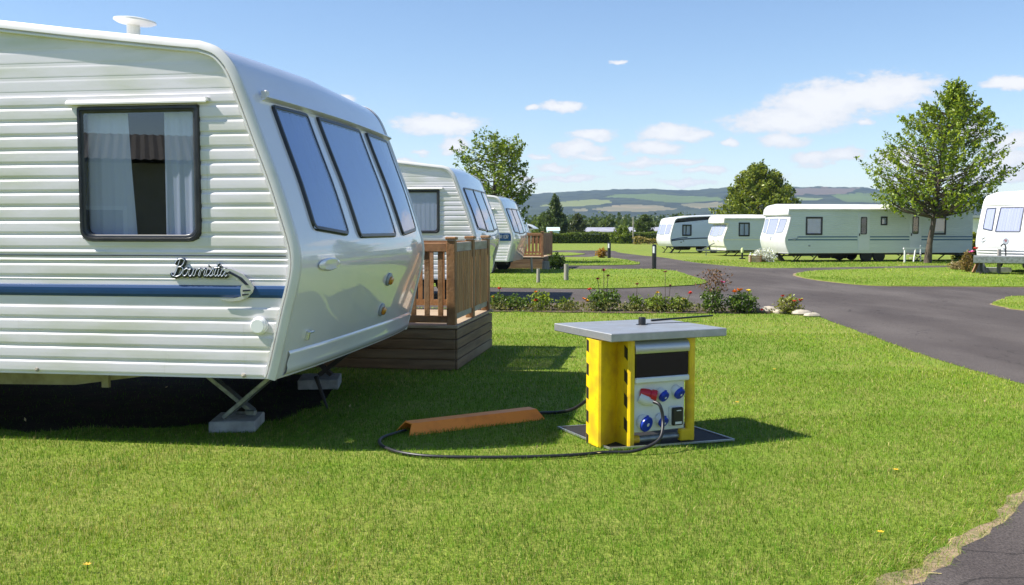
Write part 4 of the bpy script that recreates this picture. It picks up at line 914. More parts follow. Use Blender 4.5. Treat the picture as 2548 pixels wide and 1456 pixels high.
# ------------------------------------------------------------------ bollards and posts
def bollard(label, X, Y, hgt, r):
    p = G(X, Y); t = thing('bollard', label, 'bollard', (p.x, p.y, 0), 0, 'black bollards by the road')
    MB().lathe([(r, -0.05), (r, hgt - 0.05), (r * 0.9, hgt - 0.015), (r * 0.6, hgt), (0, hgt)], 18).build('post', BLACKPL, t, True)
    rows = []
    for z in (hgt * 0.66, hgt * 0.93): rows.append([(-0.06 + r * 1.03 * math.sin(a) * 1.0 + 0.06, -r * 1.03 * math.cos(a), z) for a in [D2R(-50 + 60 * i / 8) for i in range(9)]])
    MB().grid(rows).build('reflector', WHITER, t)
bollard('tall black bollard with white reflector at the lawn edge, nearer of the two', 1627, 671, 0.98, 0.085)
bollard('black bollard with white reflector farther up the road beside an orange bush', 1515, 643.5, 0.86, 0.09)
def wpost(label, X, Y, hgt, r, lean=0.0, m=POSTG):
    p = G(X, Y); o = MB().tube([(0, 0, -0.05), (lean * 0.5, 0, hgt * 0.5), (lean, 0, hgt)], [r, r * 0.97, r * 0.93], 9).build('wooden_post', m, None, True)
    o.location = (p.x, p.y, 0); tag(o, label, 'post', 'short posts on the lawn')
wpost('slim short grey wooden post on the lawn left of a thicker one', 1339, 705.5, 0.43, 0.055)
wpost('thick short grey wooden post on the lawn before the road', 1408.5, 699.5, 0.52, 0.075)
wpost('thin pale pole standing before the small reddish deck', 1323, 679, 0.55, 0.04, -0.02)
wpost('grey post at the corner foot of the small reddish deck', 1358, 672, 0.34, 0.15)
p = G(1569, 606); o = MB().tube([(0, 0, -0.05), (0, 0, 2.85)], [0.07, 0.06], 8).build('utility_pole', POSTG, None, True); o.location = (p.x, p.y - 2, 0); tag(o, 'thin pale pole rising in front of the clipped hedge', 'pole')

# ------------------------------------------------------------------ building seen only mirrored in the caravan window
t = thing('tiled_roof_house', 'plain grey rendered bungalow with pantiled roof facing the nearest caravan', 'house', (-12.5, -8.5, 0), D2R(-38))
w = MB().box((0, -3, 1.6), (12, 6, 3.2)).build('wall', RENDERW, t)
rows = []
for i in range(121):
    x = -6.4 + 12.8 * i / 120; rows.append([(x, 0.5, 3.25 + 0.03 * (i % 2)), (x, -3, 4.15 + 0.03 * (i % 2)), (x, -6.5, 3.25)])
MB().grid(rows).build('roof', TERRA, t)
for x in (-3, 0.5, 3.5):
    f_ = MB().box((x, 0.02, 1.5), (1.5, 0.08, 1.3)).build('window', WHITEP, t); MB().box((x, 0.07, 1.5), (1.3, 0.03, 1.1)).build('pane', SMOKED, f_)
# ------------------------------------------------------------------ ground, roads, lawn pieces
def sstep(a, b, x): x = max(0, min(1, (x - a) / (b - a))); return x * x * (3 - 2 * x)
def lawn_material(name, dark=1.0, far=False):
    m = bpy.data.materials.new(name); N, L = nodes_of(m); b = N['Principled BSDF']
    b.inputs['Roughness'].default_value = 0.9; b.inputs['Specular IOR Level'].default_value = 0.15
    tc = N.new('ShaderNodeTexCoord')
    def noise(scale, det=5, lo=0.35, hi=0.65, stretch=None):
        t = N.new('ShaderNodeTexNoise'); t.inputs['Scale'].default_value = scale; t.inputs['Detail'].default_value = det
        if stretch:
            mp = N.new('ShaderNodeMapping'); mp.inputs['Scale'].default_value = stretch; L.new(tc.outputs['Object'], mp.inputs['Vector']); L.new(mp.outputs['Vector'], t.inputs['Vector'])
        else: L.new(tc.outputs['Object'], t.inputs['Vector'])
        r = N.new('ShaderNodeMapRange'); r.inputs['From Min'].default_value = lo; r.inputs['From Max'].default_value = hi
        L.new(t.outputs['Fac'], r.inputs['Value']); return r.outputs['Result'], t
    def mix(a, bcol, fac, mode='MIX'):
        x = N.new('ShaderNodeMix'); x.data_type = 'RGBA'; x.blend_type = mode
        if isinstance(a, tuple): x.inputs[6].default_value = (*a, 1)
        else: L.new(a, x.inputs[6])
        if isinstance(bcol, tuple): x.inputs[7].default_value = (*bcol, 1)
        else: L.new(bcol, x.inputs[7])
        L.new(fac, x.inputs[0]); return x.outputs[2]
    d = dark * 1.45
    f1_, _ = noise(0.35, 6); f2_, _ = noise(2.2, 6, 0.3, 0.7); f3_, t3 = noise(28, 6, 0.25, 0.75); f4_, _ = noise(0.08, 4, 0.4, 0.6)
    c = mix((0.125 * d, 0.185 * d, 0.018 * d), (0.165 * d, 0.205 * d, 0.028 * d), f1_)
    c = mix(c, (0.105 * d, 0.18 * d, 0.016 * d), f4_)
    c = mix(c, (0.19 * d, 0.205 * d, 0.045 * d), f2_) if not far else mix(c, (0.165 * d, 0.20 * d, 0.035 * d), f2_)
    g = N.new('ShaderNodeMapRange'); g.inputs['To Min'].default_value = 0.55; g.inputs['To Max'].default_value = 1.25; L.new(f3_, g.inputs['Value'])
    mu = N.new('ShaderNodeMix'); mu.data_type = 'RGBA'; mu.blend_type = 'MULTIPLY'; mu.inputs[0].default_value = 1
    L.new(c, mu.inputs[6]); cc = N.new('ShaderNodeCombineColor')
    for k in range(3): L.new(g.outputs['Result'], cc.inputs[k])
    L.new(cc.outputs['Color'], mu.inputs[7]); L.new(mu.outputs[2], b.inputs['Base Color'])
    bp = N.new('ShaderNodeBump'); bp.inputs['Strength'].default_value = 0.6; bp.inputs['Distance'].default_value = 0.03
    t5 = N.new('ShaderNodeTexNoise'); t5.inputs['Scale'].default_value = 45; t5.inputs['Detail'].default_value = 4; L.new(tc.outputs['Object'], t5.inputs['Vector'])
    L.new(t5.outputs['Fac'], bp.inputs['Height']); L.new(bp.outputs['Normal'], b.inputs['Normal'])
    return m
LAWN = lawn_material('mown lawn', 0.88)
LAWNFAR = lawn_material('far lawn', 0.92, True)
TARMAC = mat('tarmac', (0.084, 0.070, 0.063), 0.9, col2=(0.062, 0.051, 0.047), nscale=0.5, detail=8, bump=0.35, bscale=140, col3=(0.112, 0.096, 0.087), n3scale=0.6, stretch=(1, 0.35, 1), spec=0.25)
def road_noise(m):
    N, L = nodes_of(m); b = N['Principled BSDF']; src = b.inputs['Base Color'].links[0].from_socket
    tc = N.new('ShaderNodeTexCoord'); t = N.new('ShaderNodeTexNoise'); t.inputs['Scale'].default_value = 85; t.inputs['Detail'].default_value = 3; L.new(tc.outputs['Object'], t.inputs['Vector'])
    v = N.new('ShaderNodeTexVoronoi'); v.inputs['Scale'].default_value = 70; L.new(tc.outputs['Object'], v.inputs['Vector'])
    r = N.new('ShaderNodeMapRange'); r.inputs['From Min'].default_value = 0.3; r.inputs['From Max'].default_value = 0.72; r.inputs['To Min'].default_value = 0.6; r.inputs['To Max'].default_value = 1.45; L.new(t.outputs['Fac'], r.inputs['Value'])
    cc = N.new('ShaderNodeCombineColor')
    for k in range(3): L.new(r.outputs['Result'], cc.inputs[k])
    x = N.new('ShaderNodeMix'); x.data_type = 'RGBA'; x.blend_type = 'MULTIPLY'; x.inputs[0].default_value = 1
    L.new(src, x.inputs[6]); L.new(cc.outputs['Color'], x.inputs[7])
    nd = N.new('ShaderNodeTexNoise'); nd.inputs['Scale'].default_value = 2.5; nd.inputs['Detail'].default_value = 6; L.new(tc.outputs['Object'], nd.inputs['Vector'])
    va = N.new('ShaderNodeVectorMath'); va.operation = 'MULTIPLY_ADD'; L.new(nd.outputs['Color'], va.inputs[0]); va.inputs[1].default_value = (0.7, 0.7, 0); L.new(tc.outputs['Object'], va.inputs[2])
    vc = N.new('ShaderNodeTexVoronoi'); vc.feature = 'DISTANCE_TO_EDGE'; vc.inputs['Scale'].default_value = 0.55; L.new(va.outputs[0], vc.inputs['Vector'])
    rc = N.new('ShaderNodeMapRange'); rc.inputs['From Min'].default_value = 0.002; rc.inputs['From Max'].default_value = 0.006; rc.inputs['To Min'].default_value = 0.55; L.new(vc.outputs['Distance'], rc.inputs['Value'])
    c2_ = N.new('ShaderNodeCombineColor')
    for k in range(3): L.new(rc.outputs['Result'], c2_.inputs[k])
    x2 = N.new('ShaderNodeMix'); x2.data_type = 'RGBA'; x2.blend_type = 'MULTIPLY'; x2.inputs[0].default_value = 1; L.new(x.outputs[2], x2.inputs[6]); L.new(c2_.outputs['Color'], x2.inputs[7]); L.new(x2.outputs[2], b.inputs['Base Color'])
road_noise(TARMAC)
SOIL = mat('sandy soil', (0.36, 0.25, 0.16), 0.95, col2=(0.22, 0.16, 0.09), nscale=7, detail=8, bump=0.5, bscale=60, col3=(0.14, 0.15, 0.04), n3scale=5)
DIRT = mat('shade darkened bare soil', (0.026, 0.018, 0.011), 0.95, col2=(0.011, 0.008, 0.005), nscale=5, detail=9, bump=0.7, bscale=30, col3=(0.015, 0.018, 0.006), n3scale=3, spec=0.1)  # bare soil, colour also lowered to carry the shade under the caravan
BEDSOIL = mat('bed soil', (0.13, 0.095, 0.06), 0.95, col2=(0.07, 0.05, 0.03), nscale=6, detail=8, bump=0.6, bscale=40)
def rough_poly(pts, step=0.35, amp=0.05, seed=0, maxd=90, closed=True):
    out = []; n = len(pts)
    for i in range(n if closed else n - 1):
        a, b = pts[i], pts[(i + 1) % n]; L_ = (b - a).length; d = min(a.length, b.length)
        st = max(step, d * 0.012); k = max(1, min(260, int(L_ / st)))
        t = (b - a).normalized() if L_ > 0 else Vector((1, 0)); nr = Vector((-t.y, t.x))
        for j in range(k):
            p = a + (b - a) * (j / k)
            w = mnoise.noise(Vector((p.x * 1.7 + seed, p.y * 1.7, 0))) * 1.2 + mnoise.noise(Vector((p.x * 5.1 + seed, p.y * 5.1, 3))) + (0.9 * mnoise.noise(Vector((p.x * 16 + seed, p.y * 16, 5))) if p.length < 20 else 0)
            out.append(p + nr * amp * w)
    return out if closed else out + [pts[-1]]
def spoly(px, n=5, closed_idx=None):      # smooth measured polyline -> ground points
    pts = [Vector((G(X, Y).x, G(X, Y).y)) for X, Y in px]
    return [Vector((p.x, p.y)) for p in catmull([(p.x, p.y, 0) for p in pts], n)]
def sheet(name, pts, z, m, thick=0.0, kind='structure'):
    tr = tessellate_polygon([[Vector((p.x, p.y, 0)) for p in pts]])
    v = [(p.x, p.y, z) for p in pts]; f = [list(q) for q in tr]
    f = [q if (Vector(v[q[1]]) - Vector(v[q[0]])).cross(Vector(v[q[2]]) - Vector(v[q[0]])).z > 0 else q[::-1] for q in f]
    if thick:
        n = len(v); v += [(p.x, p.y, z - thick) for p in pts]; f += [[i, (i + 1) % n, (i + 1) % n + n, i + n] for i in range(n)]
    o = obj(name, v, f, m); tag(o, kind=kind)
    return o
# ground: one sheet to the horizon
gx = [-4000, -400, -60, -15, 15, 60, 400, 4000]; gy = [-400, -40, 0, 25, 60, 130, 400, 1000, 4200]
tag(obj('ground', [(x, y, 0) for y in gy for x in gx], [[j * 8 + i, j * 8 + i + 1, (j + 1) * 8 + i + 1, (j + 1) * 8 + i] for j in range(len(gy) - 1) for i in range(7)], LAWN), kind='structure')
lower = spoly([(880, 768), (1225, 768), (1600, 771), (2000, 779), (2030, 787), (2150, 830), (2300, 885), (2547, 957), (2900, 1040)])
lower += [Vector((14.0, 9.5)), Vector((30, 9.5)), Vector((60, 20))]
upper = spoly([(1250, 627), (1368, 624.5), (1411, 623), (1519, 624.3), (1538, 628), (1578, 634), (1648, 641), (1742, 655), (1871, 666), (1973, 667), (2179, 664), (2370, 661), (2900, 661)])[::-1]
road_pts = rough_poly(lower, amp=0.035, closed=False) + [Vector((60, 43))] + rough_poly(upper, amp=0.06, closed=False) + [Vector((-12, 62)), Vector((-9, 21))]
sheet('road', road_pts, 0.004, TARMAC)
road_poly = [(p.x, p.y) for p in road_pts]
def island(name, px, seed, tail=(), soil=True, amp=0.06):
    pts = spoly(px) + [Vector(t) for t in tail]
    if soil:
        c = sum(pts, Vector((0, 0))) / len(pts)
        sheet('verge', rough_poly([p + (p - c).normalized() * min(0.16, 0.05 + p.length * 0.002) for p in pts], amp=0.06, seed=seed + 3), 0.008, SOIL)
    rp = rough_poly(pts, amp=amp, seed=seed)
    sheet(name, rp, 0.028, LAWNFAR, 0.03)
    return [(p.x, p.y) for p in rp]
isl = []
isl.append(island('lawn', [(2900, 655), (2385, 657), (2370, 666), (2179, 670), (2050, 674), (1995, 679), (1980, 684.5), (2000, 692), (2061, 701.5), (2179, 712), (2385, 714), (2547, 715), (2900, 716)], 1))
isl.append(island('lawn', [(2900, 728), (2547, 738.5), (2500, 746), (2472, 757), (2500, 765), (2547, 773), (2900, 800)], 2))
isl.append(island('lawn', [(930, 668), (1423, 671.5), (1560, 671), (1625, 671.5), (1680, 676), (1719, 688), (1756, 701), (1757, 705), (1742, 708.5), (1665, 714.5), (1503, 719.5), (1342, 718.7), (1222, 716), (930, 712)], 3, soil=False))
isl.append(island('lawn', [(1100, 637), (1423, 641), (1493, 638), (1530, 643), (1570, 650), (1592, 657), (1560, 660), (1423, 661.5), (1100, 660)], 4, soil=False))
isl.append(island('lawn', [(1100, 630), (1385, 629), (1440, 631), (1455, 633), (1430, 635.5), (1385, 636.5), (1100, 634)], 5, soil=False, amp=0.03))
# near path, lower right
path_px = [(2195, 1475), (2300, 1412), (2400, 1350), (2490, 1288), (2547, 1226), (2640, 1150), (2760, 1090)]
pp = spoly(path_px)
tail = [Vector((14, 8.2)), Vector((14, -2)), Vector((1.2, -2))]
soil_pts = rough_poly([p + Vector((-0.03, 0.025)) for p in pp], 0.025, 0.06, 9, closed=False)
sheet('verge', soil_pts + tail, 0.004, SOIL)
path_pts = rough_poly([p + Vector((0.03, -0.03)) for p in pp], 0.03, 0.035, 4, closed=False)
# keep the noise only on the measured edge
sheet('path', path_pts + tail, 0.008, TARMAC)
path_poly = [(p.x, p.y) for p in soil_pts + tail]
path_in = [(p.x, p.y) for p in path_pts + tail]
# flower bed and bare soil under the caravan
bed_pts = rough_poly([Vector((G(X, Y).x, G(X, Y).y)) for X, Y in ((1180, 748), (1440, 750), (1700, 764), (2000, 776), (2000, 781), (1700, 781), (1180, 776))], 0.25, 0.10, 7)
sheet('flower_bed', bed_pts, 0.012, BEDSOIL); bed_poly = [(p.x, p.y) for p in bed_pts]
def W1(x, y): 
    q = Matrix.Rotation(WROT, 4, 'Z') @ Vector((x, y, 0)); return Vector((ORG.x + q.x, ORG.y + q.y))
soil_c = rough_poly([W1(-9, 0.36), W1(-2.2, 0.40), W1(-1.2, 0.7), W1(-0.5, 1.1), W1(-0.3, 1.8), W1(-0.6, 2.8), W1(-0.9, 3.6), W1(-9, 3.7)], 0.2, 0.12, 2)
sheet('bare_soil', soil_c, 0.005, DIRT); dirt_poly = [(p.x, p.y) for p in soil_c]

# ------------------------------------------------------------------ grass blades
def inside(poly, x, y):
    r = np.zeros(len(x), bool); n = len(poly); j = n - 1
    for i in range(n):
        xi, yi = poly[i]; xj, yj = poly[j]
        if yi != yj:
            c = ((yi > y) != (yj > y)) & (x < (xj - xi) * (y - yi) / (yj - yi) + xi)
            r ^= c
        j = i
    return r
def pnoise(x, y, s, seed):
    rs = np.random.RandomState(seed); tot = np.zeros_like(x)
    for k in range(7):
        a = rs.uniform(0, 6.28); f = s * rs.uniform(0.6, 1.7); tot += np.sin((x * math.cos(a) + y * math.sin(a)) * f + rs.uniform(0, 6.28))
    return tot / 3.2
def bulk(name, verts, faces, tint, m, kind=None, parent=None, smooth=False):
    me = bpy.data.meshes.new(name); nv = len(verts); nf = len(faces); k = faces.shape[1]
    me.vertices.add(nv); me.vertices.foreach_set('co', verts.astype(np.float32).ravel())
    me.loops.add(nf * k); me.loops.foreach_set('vertex_index', faces.astype(np.int32).ravel())
    me.polygons.add(nf); me.polygons.foreach_set('loop_start', np.arange(0, nf * k, k, dtype=np.int32))
    a = me.attributes.new('tint', 'FLOAT_COLOR', 'POINT'); c = np.ones((nv, 4), np.float32); c[:, :3] = tint; a.data.foreach_set('color', c.ravel())
    me.materials.append(m); me.update(calc_edges=True)
    if smooth: me.polygons.foreach_set('use_smooth', [True] * nf)
    o = bpy.data.objects.new(name, me); COL.objects.link(o)
    if parent is not None: o.parent = parent
    if kind: o['kind'] = kind
    return o
GRASSM = leaf_mat('grass blades', trans=0.30, rough=0.6, tcol=(1.25, 1.2, 0.45), spec=0.12)
bands = [(3.2, 4.1, 7000), (4.1, 5.2, 10500), (5.2, 6.6, 8000), (6.6, 8.4, 5600), (8.4, 11, 3200), (11, 15, 1500), (15, 21, 560), (21, 32, 230), (32, 50, 90)]
X_, Y_ = [], []
for y0, y1, dn in bands:
    xm0, xm1 = -0.56 * y1 - 1.3, 0.56 * y1 + 1.3
    n = int(dn * (y1 - y0) * (xm1 - xm0)); x = nrs.uniform(xm0, xm1, n); y = nrs.uniform(y0, y1, n)
    ok = np.abs(x) < 0.55 * y + 1.3
    X_.append(x[ok]); Y_.append(y[ok])
x = np.concatenate(X_); y = np.concatenate(Y_)
onisl = np.zeros(len(x), bool)
for q_ in isl: onisl |= inside(q_, x, y)
keep = (~inside(road_poly, x, y) | onisl) & ~inside(path_in, x, y) & ~inside(bed_poly, x, y)
soilmask = inside(path_poly, x, y); keep &= ~(soilmask & (nrs.rand(len(x)) < 0.6))
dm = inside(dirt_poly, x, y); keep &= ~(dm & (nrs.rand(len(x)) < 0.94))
pq = [(PB + e1 * a.x + e2 * a.y) for a in q] if False else None
plate = [G(1388, 1068), G(1518, 1122), G(1826, 1099.5)]; plate.append(plate[0] + plate[2] - plate[1])
keep &= ~inside([(p.x, p.y) for p in plate], x, y)
# keep the deck footprint clear
dk = []
for a, b_ in ((0, 0), (-2.9, 0), (-2.9, 2.27), (0, 2.27)):
    v_ = Matrix.Rotation(D2R(-8.9), 4, 'Z') @ Vector((a, b_, 0)); g0 = G(1137, 925); dk.append((g0.x + v_.x, g0.y + v_.y))
keep &= ~inside(dk, x, y)
x, y, sm, dm2 = x[keep], y[keep], soilmask[keep], dm[keep]; n = len(x); zb_ = np.where(onisl[keep], 0.026, 0.0)
dist = y
patch = pnoise(x, y, 1.1, 3); fine = pnoise(x, y, 5.5, 8); broad = pnoise(x, y, 0.35, 12)
hgt = nrs.uniform(0.016, 0.034, n) * (1 + 0.22 * np.clip(fine, -1, 1)) * (1 + 0.025 * dist)
tall = nrs.rand(n) < 0.004; hgt[tall] *= nrs.uniform(1.5, 2.3, tall.sum())
wd = nrs.uniform(0.0016, 0.0031, n) * np.maximum(1, dist / 6.0)
az = nrs.uniform(0, 2 * math.pi, n)
edge = np.zeros(n, bool)
for (ea, eb) in zip(pp, pp[1:]):
    ex, ey = eb.x - ea.x, eb.y - ea.y; l2 = ex * ex + ey * ey
    t_ = np.clip(((x - ea.x) * ex + (y - ea.y) * ey) / l2, 0, 1); dd = np.hypot(x - ea.x - t_ * ex, y - ea.y - t_ * ey); edge |= dd < 0.16 + 0.10 * np.abs(np.sin(x * 9 + y * 5))
edge &= nrs.rand(n) < 0.55
hgt[edge] *= nrs.uniform(1.3, 2.6, edge.sum()); az[edge] = nrs.normal(-0.75, 0.9, edge.sum())
tuft = (pnoise(x, y, 17.0, 21) > 1.0) & (nrs.rand(n) < 0.45); hgt[tuft] *= 1.25
lean = np.abs(nrs.normal(0.75, 0.42, n)); lean[sm] *= 1.4; lean[edge] += 0.5; sm = sm | (edge & (nrs.rand(n) < 0.45))
dx, dy = np.cos(az), np.sin(az); wxv, wyv = -np.sin(az + nrs.uniform(-.6, .6, n)), np.cos(az)
V = np.zeros((n, 5, 3))
cs_, sn_ = np.cos(lean), np.sin(lean)
for k, (t, wk) in enumerate(((0, 1), (0, -1), (0.55, 0.85), (0.55, -0.85), (1, 0))):
    bend = lean * (0.6 if t < 0.9 else 1.0)
    V[:, k, 0] = x + dx * np.sin(bend) * hgt * t + wxv * wd * wk * 0.5
    V[:, k, 1] = y + dy * np.sin(bend) * hgt * t + wyv * wd * wk * 0.5
    V[:, k, 2] = np.cos(bend) * hgt * t - (0.004 if t == 0 else 0) + zb_
F3_ = np.array([[0, 1, 3], [0, 3, 2], [2, 3, 4]]); FA = (np.arange(n)[:, None, None] * 5 + F3_[None]).reshape(-1, 3)
ga, gb, gc, gd = np.array([0.118, 0.225, 0.016]), np.array([0.218, 0.285, 0.028]), np.array([0.40, 0.35, 0.14]), np.array([0.075, 0.175, 0.010])
u = np.clip(0.42 + 0.38 * patch + 0.32 * broad + nrs.normal(0, 0.22, n), 0, 1)[:, None]
T_ = ga * (1 - u) + gb * u
dkm = (nrs.rand(n) < 0.16 + 0.12 * np.clip(-fine, 0, 1)); T_[dkm] = gd
st = nrs.rand(n) < np.clip(0.07 + 0.09 * patch + 0.07 * fine + 0.22 * sm, 0.012, 0.5); T_[st] = gc * nrs.uniform(0.7, 1.15, (st.sum(), 1))
T_[tuft] = gd * nrs.uniform(0.85, 1.3, (tuft.sum(), 1)); T_[dm2] = gd * 0.6  # blades left on the bare soil: caravan's shade painted into their tint
T_ *= nrs.uniform(0.75, 1.25, (n, 1)) * (1.18 + 0.14 * np.clip(broad + 0.6 * patch, -1, 1) + 0.20 * np.clip(pnoise(x, y, 34.0, 33), -1, 1) + 0.10 * np.clip(pnoise(x, y, 80.0, 35), -1, 1))[:, None]
bulk('grass', V.reshape(-1, 3), FA, np.repeat(T_, 5, axis=0), GRASSM, 'stuff')

# ------------------------------------------------------------------ foliage
LEAFM = leaf_mat('leaves', trans=0.32, rough=0.42, tcol=(1.35, 1.3, 0.45))
def leaf_cloud(name, C, size, ca, cb, parent=None, kind=None, rs=None, up=0.3, m=None, aspect=0.5):
    rs = rs or nrs; n = len(C)
    a = rs.normal(0, 1, (n, 3)); a /= np.linalg.norm(a, axis=1)[:, None]
    b = rs.normal(0, 1, (n, 3)); b[:, 2] *= (1 - up); b -= a * (a * b).sum(1)[:, None]; b /= np.linalg.norm(b, axis=1)[:, None] + 1e-9
    s = size * rs.uniform(0.45, 1.5, n)[:, None]
    nrm = np.cross(a, b)
    V = np.stack([C - a * s * 0.5, C + b * s * aspect * 0.5 + nrm * s * 0.06, C + a * s * 0.5, C - b * s * aspect * 0.5 + nrm * s * 0.06], 1).reshape(-1, 3)
    F_ = (np.arange(n)[:, None] * 4 + np.arange(4)[None])
    u = rs.beta(1.3, 1.6, n)[:, None]; T = 1.55 * np.array(ca) * (1 - u) + 1.55 * np.array(cb) * u; T *= rs.uniform(0.65, 1.3, (n, 1))
    return bulk(name, V, F_, np.repeat(T, 4, axis=0), m or LEAFM, kind, parent)
def tree(name, label, base, H, h0, tr, prof, ntw, lpt, lsize, ca, cb, lean=0.0, seed=1, group=None, spread=0.12, twig=0.9, rise=0.45, bark=None, cat='tree', inner=0.15, trunk_vis=True):
    rs = np.random.RandomState(seed); t = thing(name, label, cat, (base[0], base[1], 0), 0, group)
    mb = MB(); k = 9
    ax_ = lambda z: Vector((lean * (z / H) ** 1.3 + 0.05 * math.sin(z * 1.3 + seed), 0.04 * math.sin(z * 1.7 + seed * 2), z))
    zt = H * 0.94
    mb.tube([ax_(zt * i / k) - Vector((0, 0, 0.05 if i == 0 else 0)) for i in range(k + 1)], [max(0.012, tr * (1.25 if i == 0 else 1) * (1 - 0.93 * (i / k) ** 0.85)) for i in range(k + 1)], 9)
    cen, szs = [], []
    for i in range(ntw):
        f = rs.beta(1.15, 1.35); z = h0 + (H - h0) * f
        a = rs.uniform(0, 2 * math.pi); ca_, sa = math.cos(a), math.sin(a)
        rl, rr_ = np.interp(f, [p[0] for p in prof], [p[1] for p in prof]), np.interp(f, [p[0] for p in prof], [p[2] for p in prof])
        Rm = (rl * (1 - ca_) / 2 + rr_ * (1 + ca_) / 2)
        r = Rm * (rs.uniform(inner, 1) ** 0.55) * (1.0 + (0.12 if rs.rand() < 0.25 else 0) * rs.rand())
        tip = ax_(min(z, zt)) + Vector((ca_ * r, sa * r, z - min(z, zt)))
        zs = max(h0 * 0.75, z - r * rs.uniform(rise * 0.7, rise * 1.3)); st_ = ax_(min(zs, zt))
        mid = st_ * 0.45 + tip * 0.55 + Vector((0, 0, -0.08 * r))
        lr = max(0.008, tr * 0.16 * (0.4 + r / max(0.3, Rm)) * (1 - 0.6 * f))
        if i % 2 == 0 or r > 0.7 * Rm: mb.tube([st_, mid, tip], [lr, lr * 0.6, 0.004], 5, cap=False)
        d = ((tip - mid).normalized() + Vector((0, 0, 0.35))).normalized()
        Ln = twig * rs.uniform(0.6, 1.2)
        u = rs.uniform(0, 1, lpt); pos = np.array(tip)[None] - np.array(d)[None] * (u[:, None] * Ln)
        pos += rs.normal(0, 1, (lpt, 3)) * spread * (0.35 + 0.65 * u[:, None]) * np.array([1, 1, 0.8])
        cen.append(pos)
    mb.build('trunk', bark or BARK, t, True)
    leaf_cloud('crown', np.concatenate(cen), lsize, ca, cb, t, rs=rs)
    return t
b = G(2310, 655)
tree('deciduous_tree', 'tall green tree with bare dark trunk in front of the long caravan', (b.x, b.y), 8.6, 2.75, 0.155,
     [(0, 2.3, 2.0), (0.04, 2.9, 2.5), (0.19, 3.2, 3.0), (0.376, 3.45, 3.5), (0.57, 2.8, 2.6), (0.72, 2.2, 1.9), (0.85, 1.05, 1.05), (1, 0.2, 0.3)], 600, 32, 0.155, (0.048, 0.095, 0.008), (0.220, 0.265, 0.016), lean=1.0, seed=4, group='trees around the caravan park', spread=0.12, twig=0.95)
b = G(1206, 668)
tree('deciduous_tree', 'leafy green tree rising behind the second caravan of the left row', (b.x + 0.1, 46.0), 6.4, 1.7, 0.14,
     [(0, 1.5, 1.7), (0.25, 1.9, 1.9), (0.39, 2.2, 2.1), (0.53, 2.4, 1.85), (0.69, 2.3, 1.65), (0.89, 1.4, 1.35), (1, 0.6, 0.4)], 300, 30, 0.155, (0.040, 0.080, 0.008), (0.170, 0.210, 0.016), lean=0.25, seed=9, group="trees around the caravan park", spread=0.13, twig=0.8)
b = P(1884, 569, 82)
tree('deciduous_tree', 'round bushy dark green tree standing behind the middle caravans', (b.x, 82.0), 7.0, 0.8, 0.2,
     [(0, 3.0, 3.0), (0.2, 3.8, 3.5), (0.45, 3.5, 3.5), (0.7, 2.6, 2.8), (0.88, 1.5, 1.8), (1, 0.4, 0.6)], 420, 54, 0.24, (0.055, 0.085, 0.012), (0.185, 0.205, 0.026), seed=15, group='trees around the caravan park', spread=0.26, twig=0.9, inner=0.2)
b = P(1380, 569, 122)
tree('conifer_tree', 'pointed conifer standing behind the clipped hedge', (b.x, 122.0), 5.9, 0.2, 0.12, [(0, 2.3, 2.3), (0.25, 2.2, 2.1), (0.55, 1.35, 1.3), (0.8, 0.6, 0.6), (1, 0.06, 0.06)], 230, 42, 0.26, (0.030, 0.052, 0.014), (0.075, 0.100, 0.026), seed=21, group='trees beyond the hedge', spread=0.22, twig=0.7, rise=0.2)
b = P(1352, 569, 126); tree('deciduous_tree', 'low bright green tree left of the pointed conifer', (b.x, 126.0), 3.7, 0.2, 0.12, [(0, 1.6, 1.6), (0.4, 1.5, 1.5), (0.8, 0.8, 0.9), (1, 0.2, 0.2)], 90, 45, 0.28, (0.045, 0.075, 0.012), (0.10, 0.135, 0.022), seed=23, group='trees beyond the hedge', spread=0.25, twig=0.7, rise=0.3)
b = P(1437, 569, 118); tree('deciduous_tree', 'dull dark rounded tree right of the pointed conifer', (b.x, 118.0), 3.4, 0.1, 0.12, [(0, 1.2, 1.2), (0.3, 1.35, 1.35), (0.7, 0.95, 0.95), (1, 0.2, 0.2)], 110, 45, 0.24, (0.030, 0.042, 0.014), (0.060, 0.072, 0.028), seed=25, group='trees beyond the hedge', spread=0.22, twig=0.6, rise=0.3)
b = P(1604, 569, 125); tree('deciduous_tree', 'round green tree with short trunk beside white polytunnels', (b.x, 125.0), 3.4, 1.1, 0.13, [(0, 1.0, 1.0), (0.3, 1.45, 1.4), (0.65, 1.2, 1.2), (1, 0.3, 0.3)], 120, 45, 0.24, (0.034, 0.058, 0.012), (0.080, 0.105, 0.022), seed=27, group='trees beyond the hedge', spread=0.2, twig=0.6)
b = P(1549, 569, 105); tree('shrub', 'bright yellowish bush growing out of the clipped hedge', (b.x, 105.2), 2.0, 0.0, 0.06, [(0, 1.2, 1.2), (0.4, 1.4, 1.35), (0.75, 1.0, 1.1), (1, 0.3, 0.3)], 120, 45, 0.17, (0.06, 0.095, 0.012), (0.15, 0.19, 0.022), seed=29, spread=0.15, twig=0.5, cat='shrub')
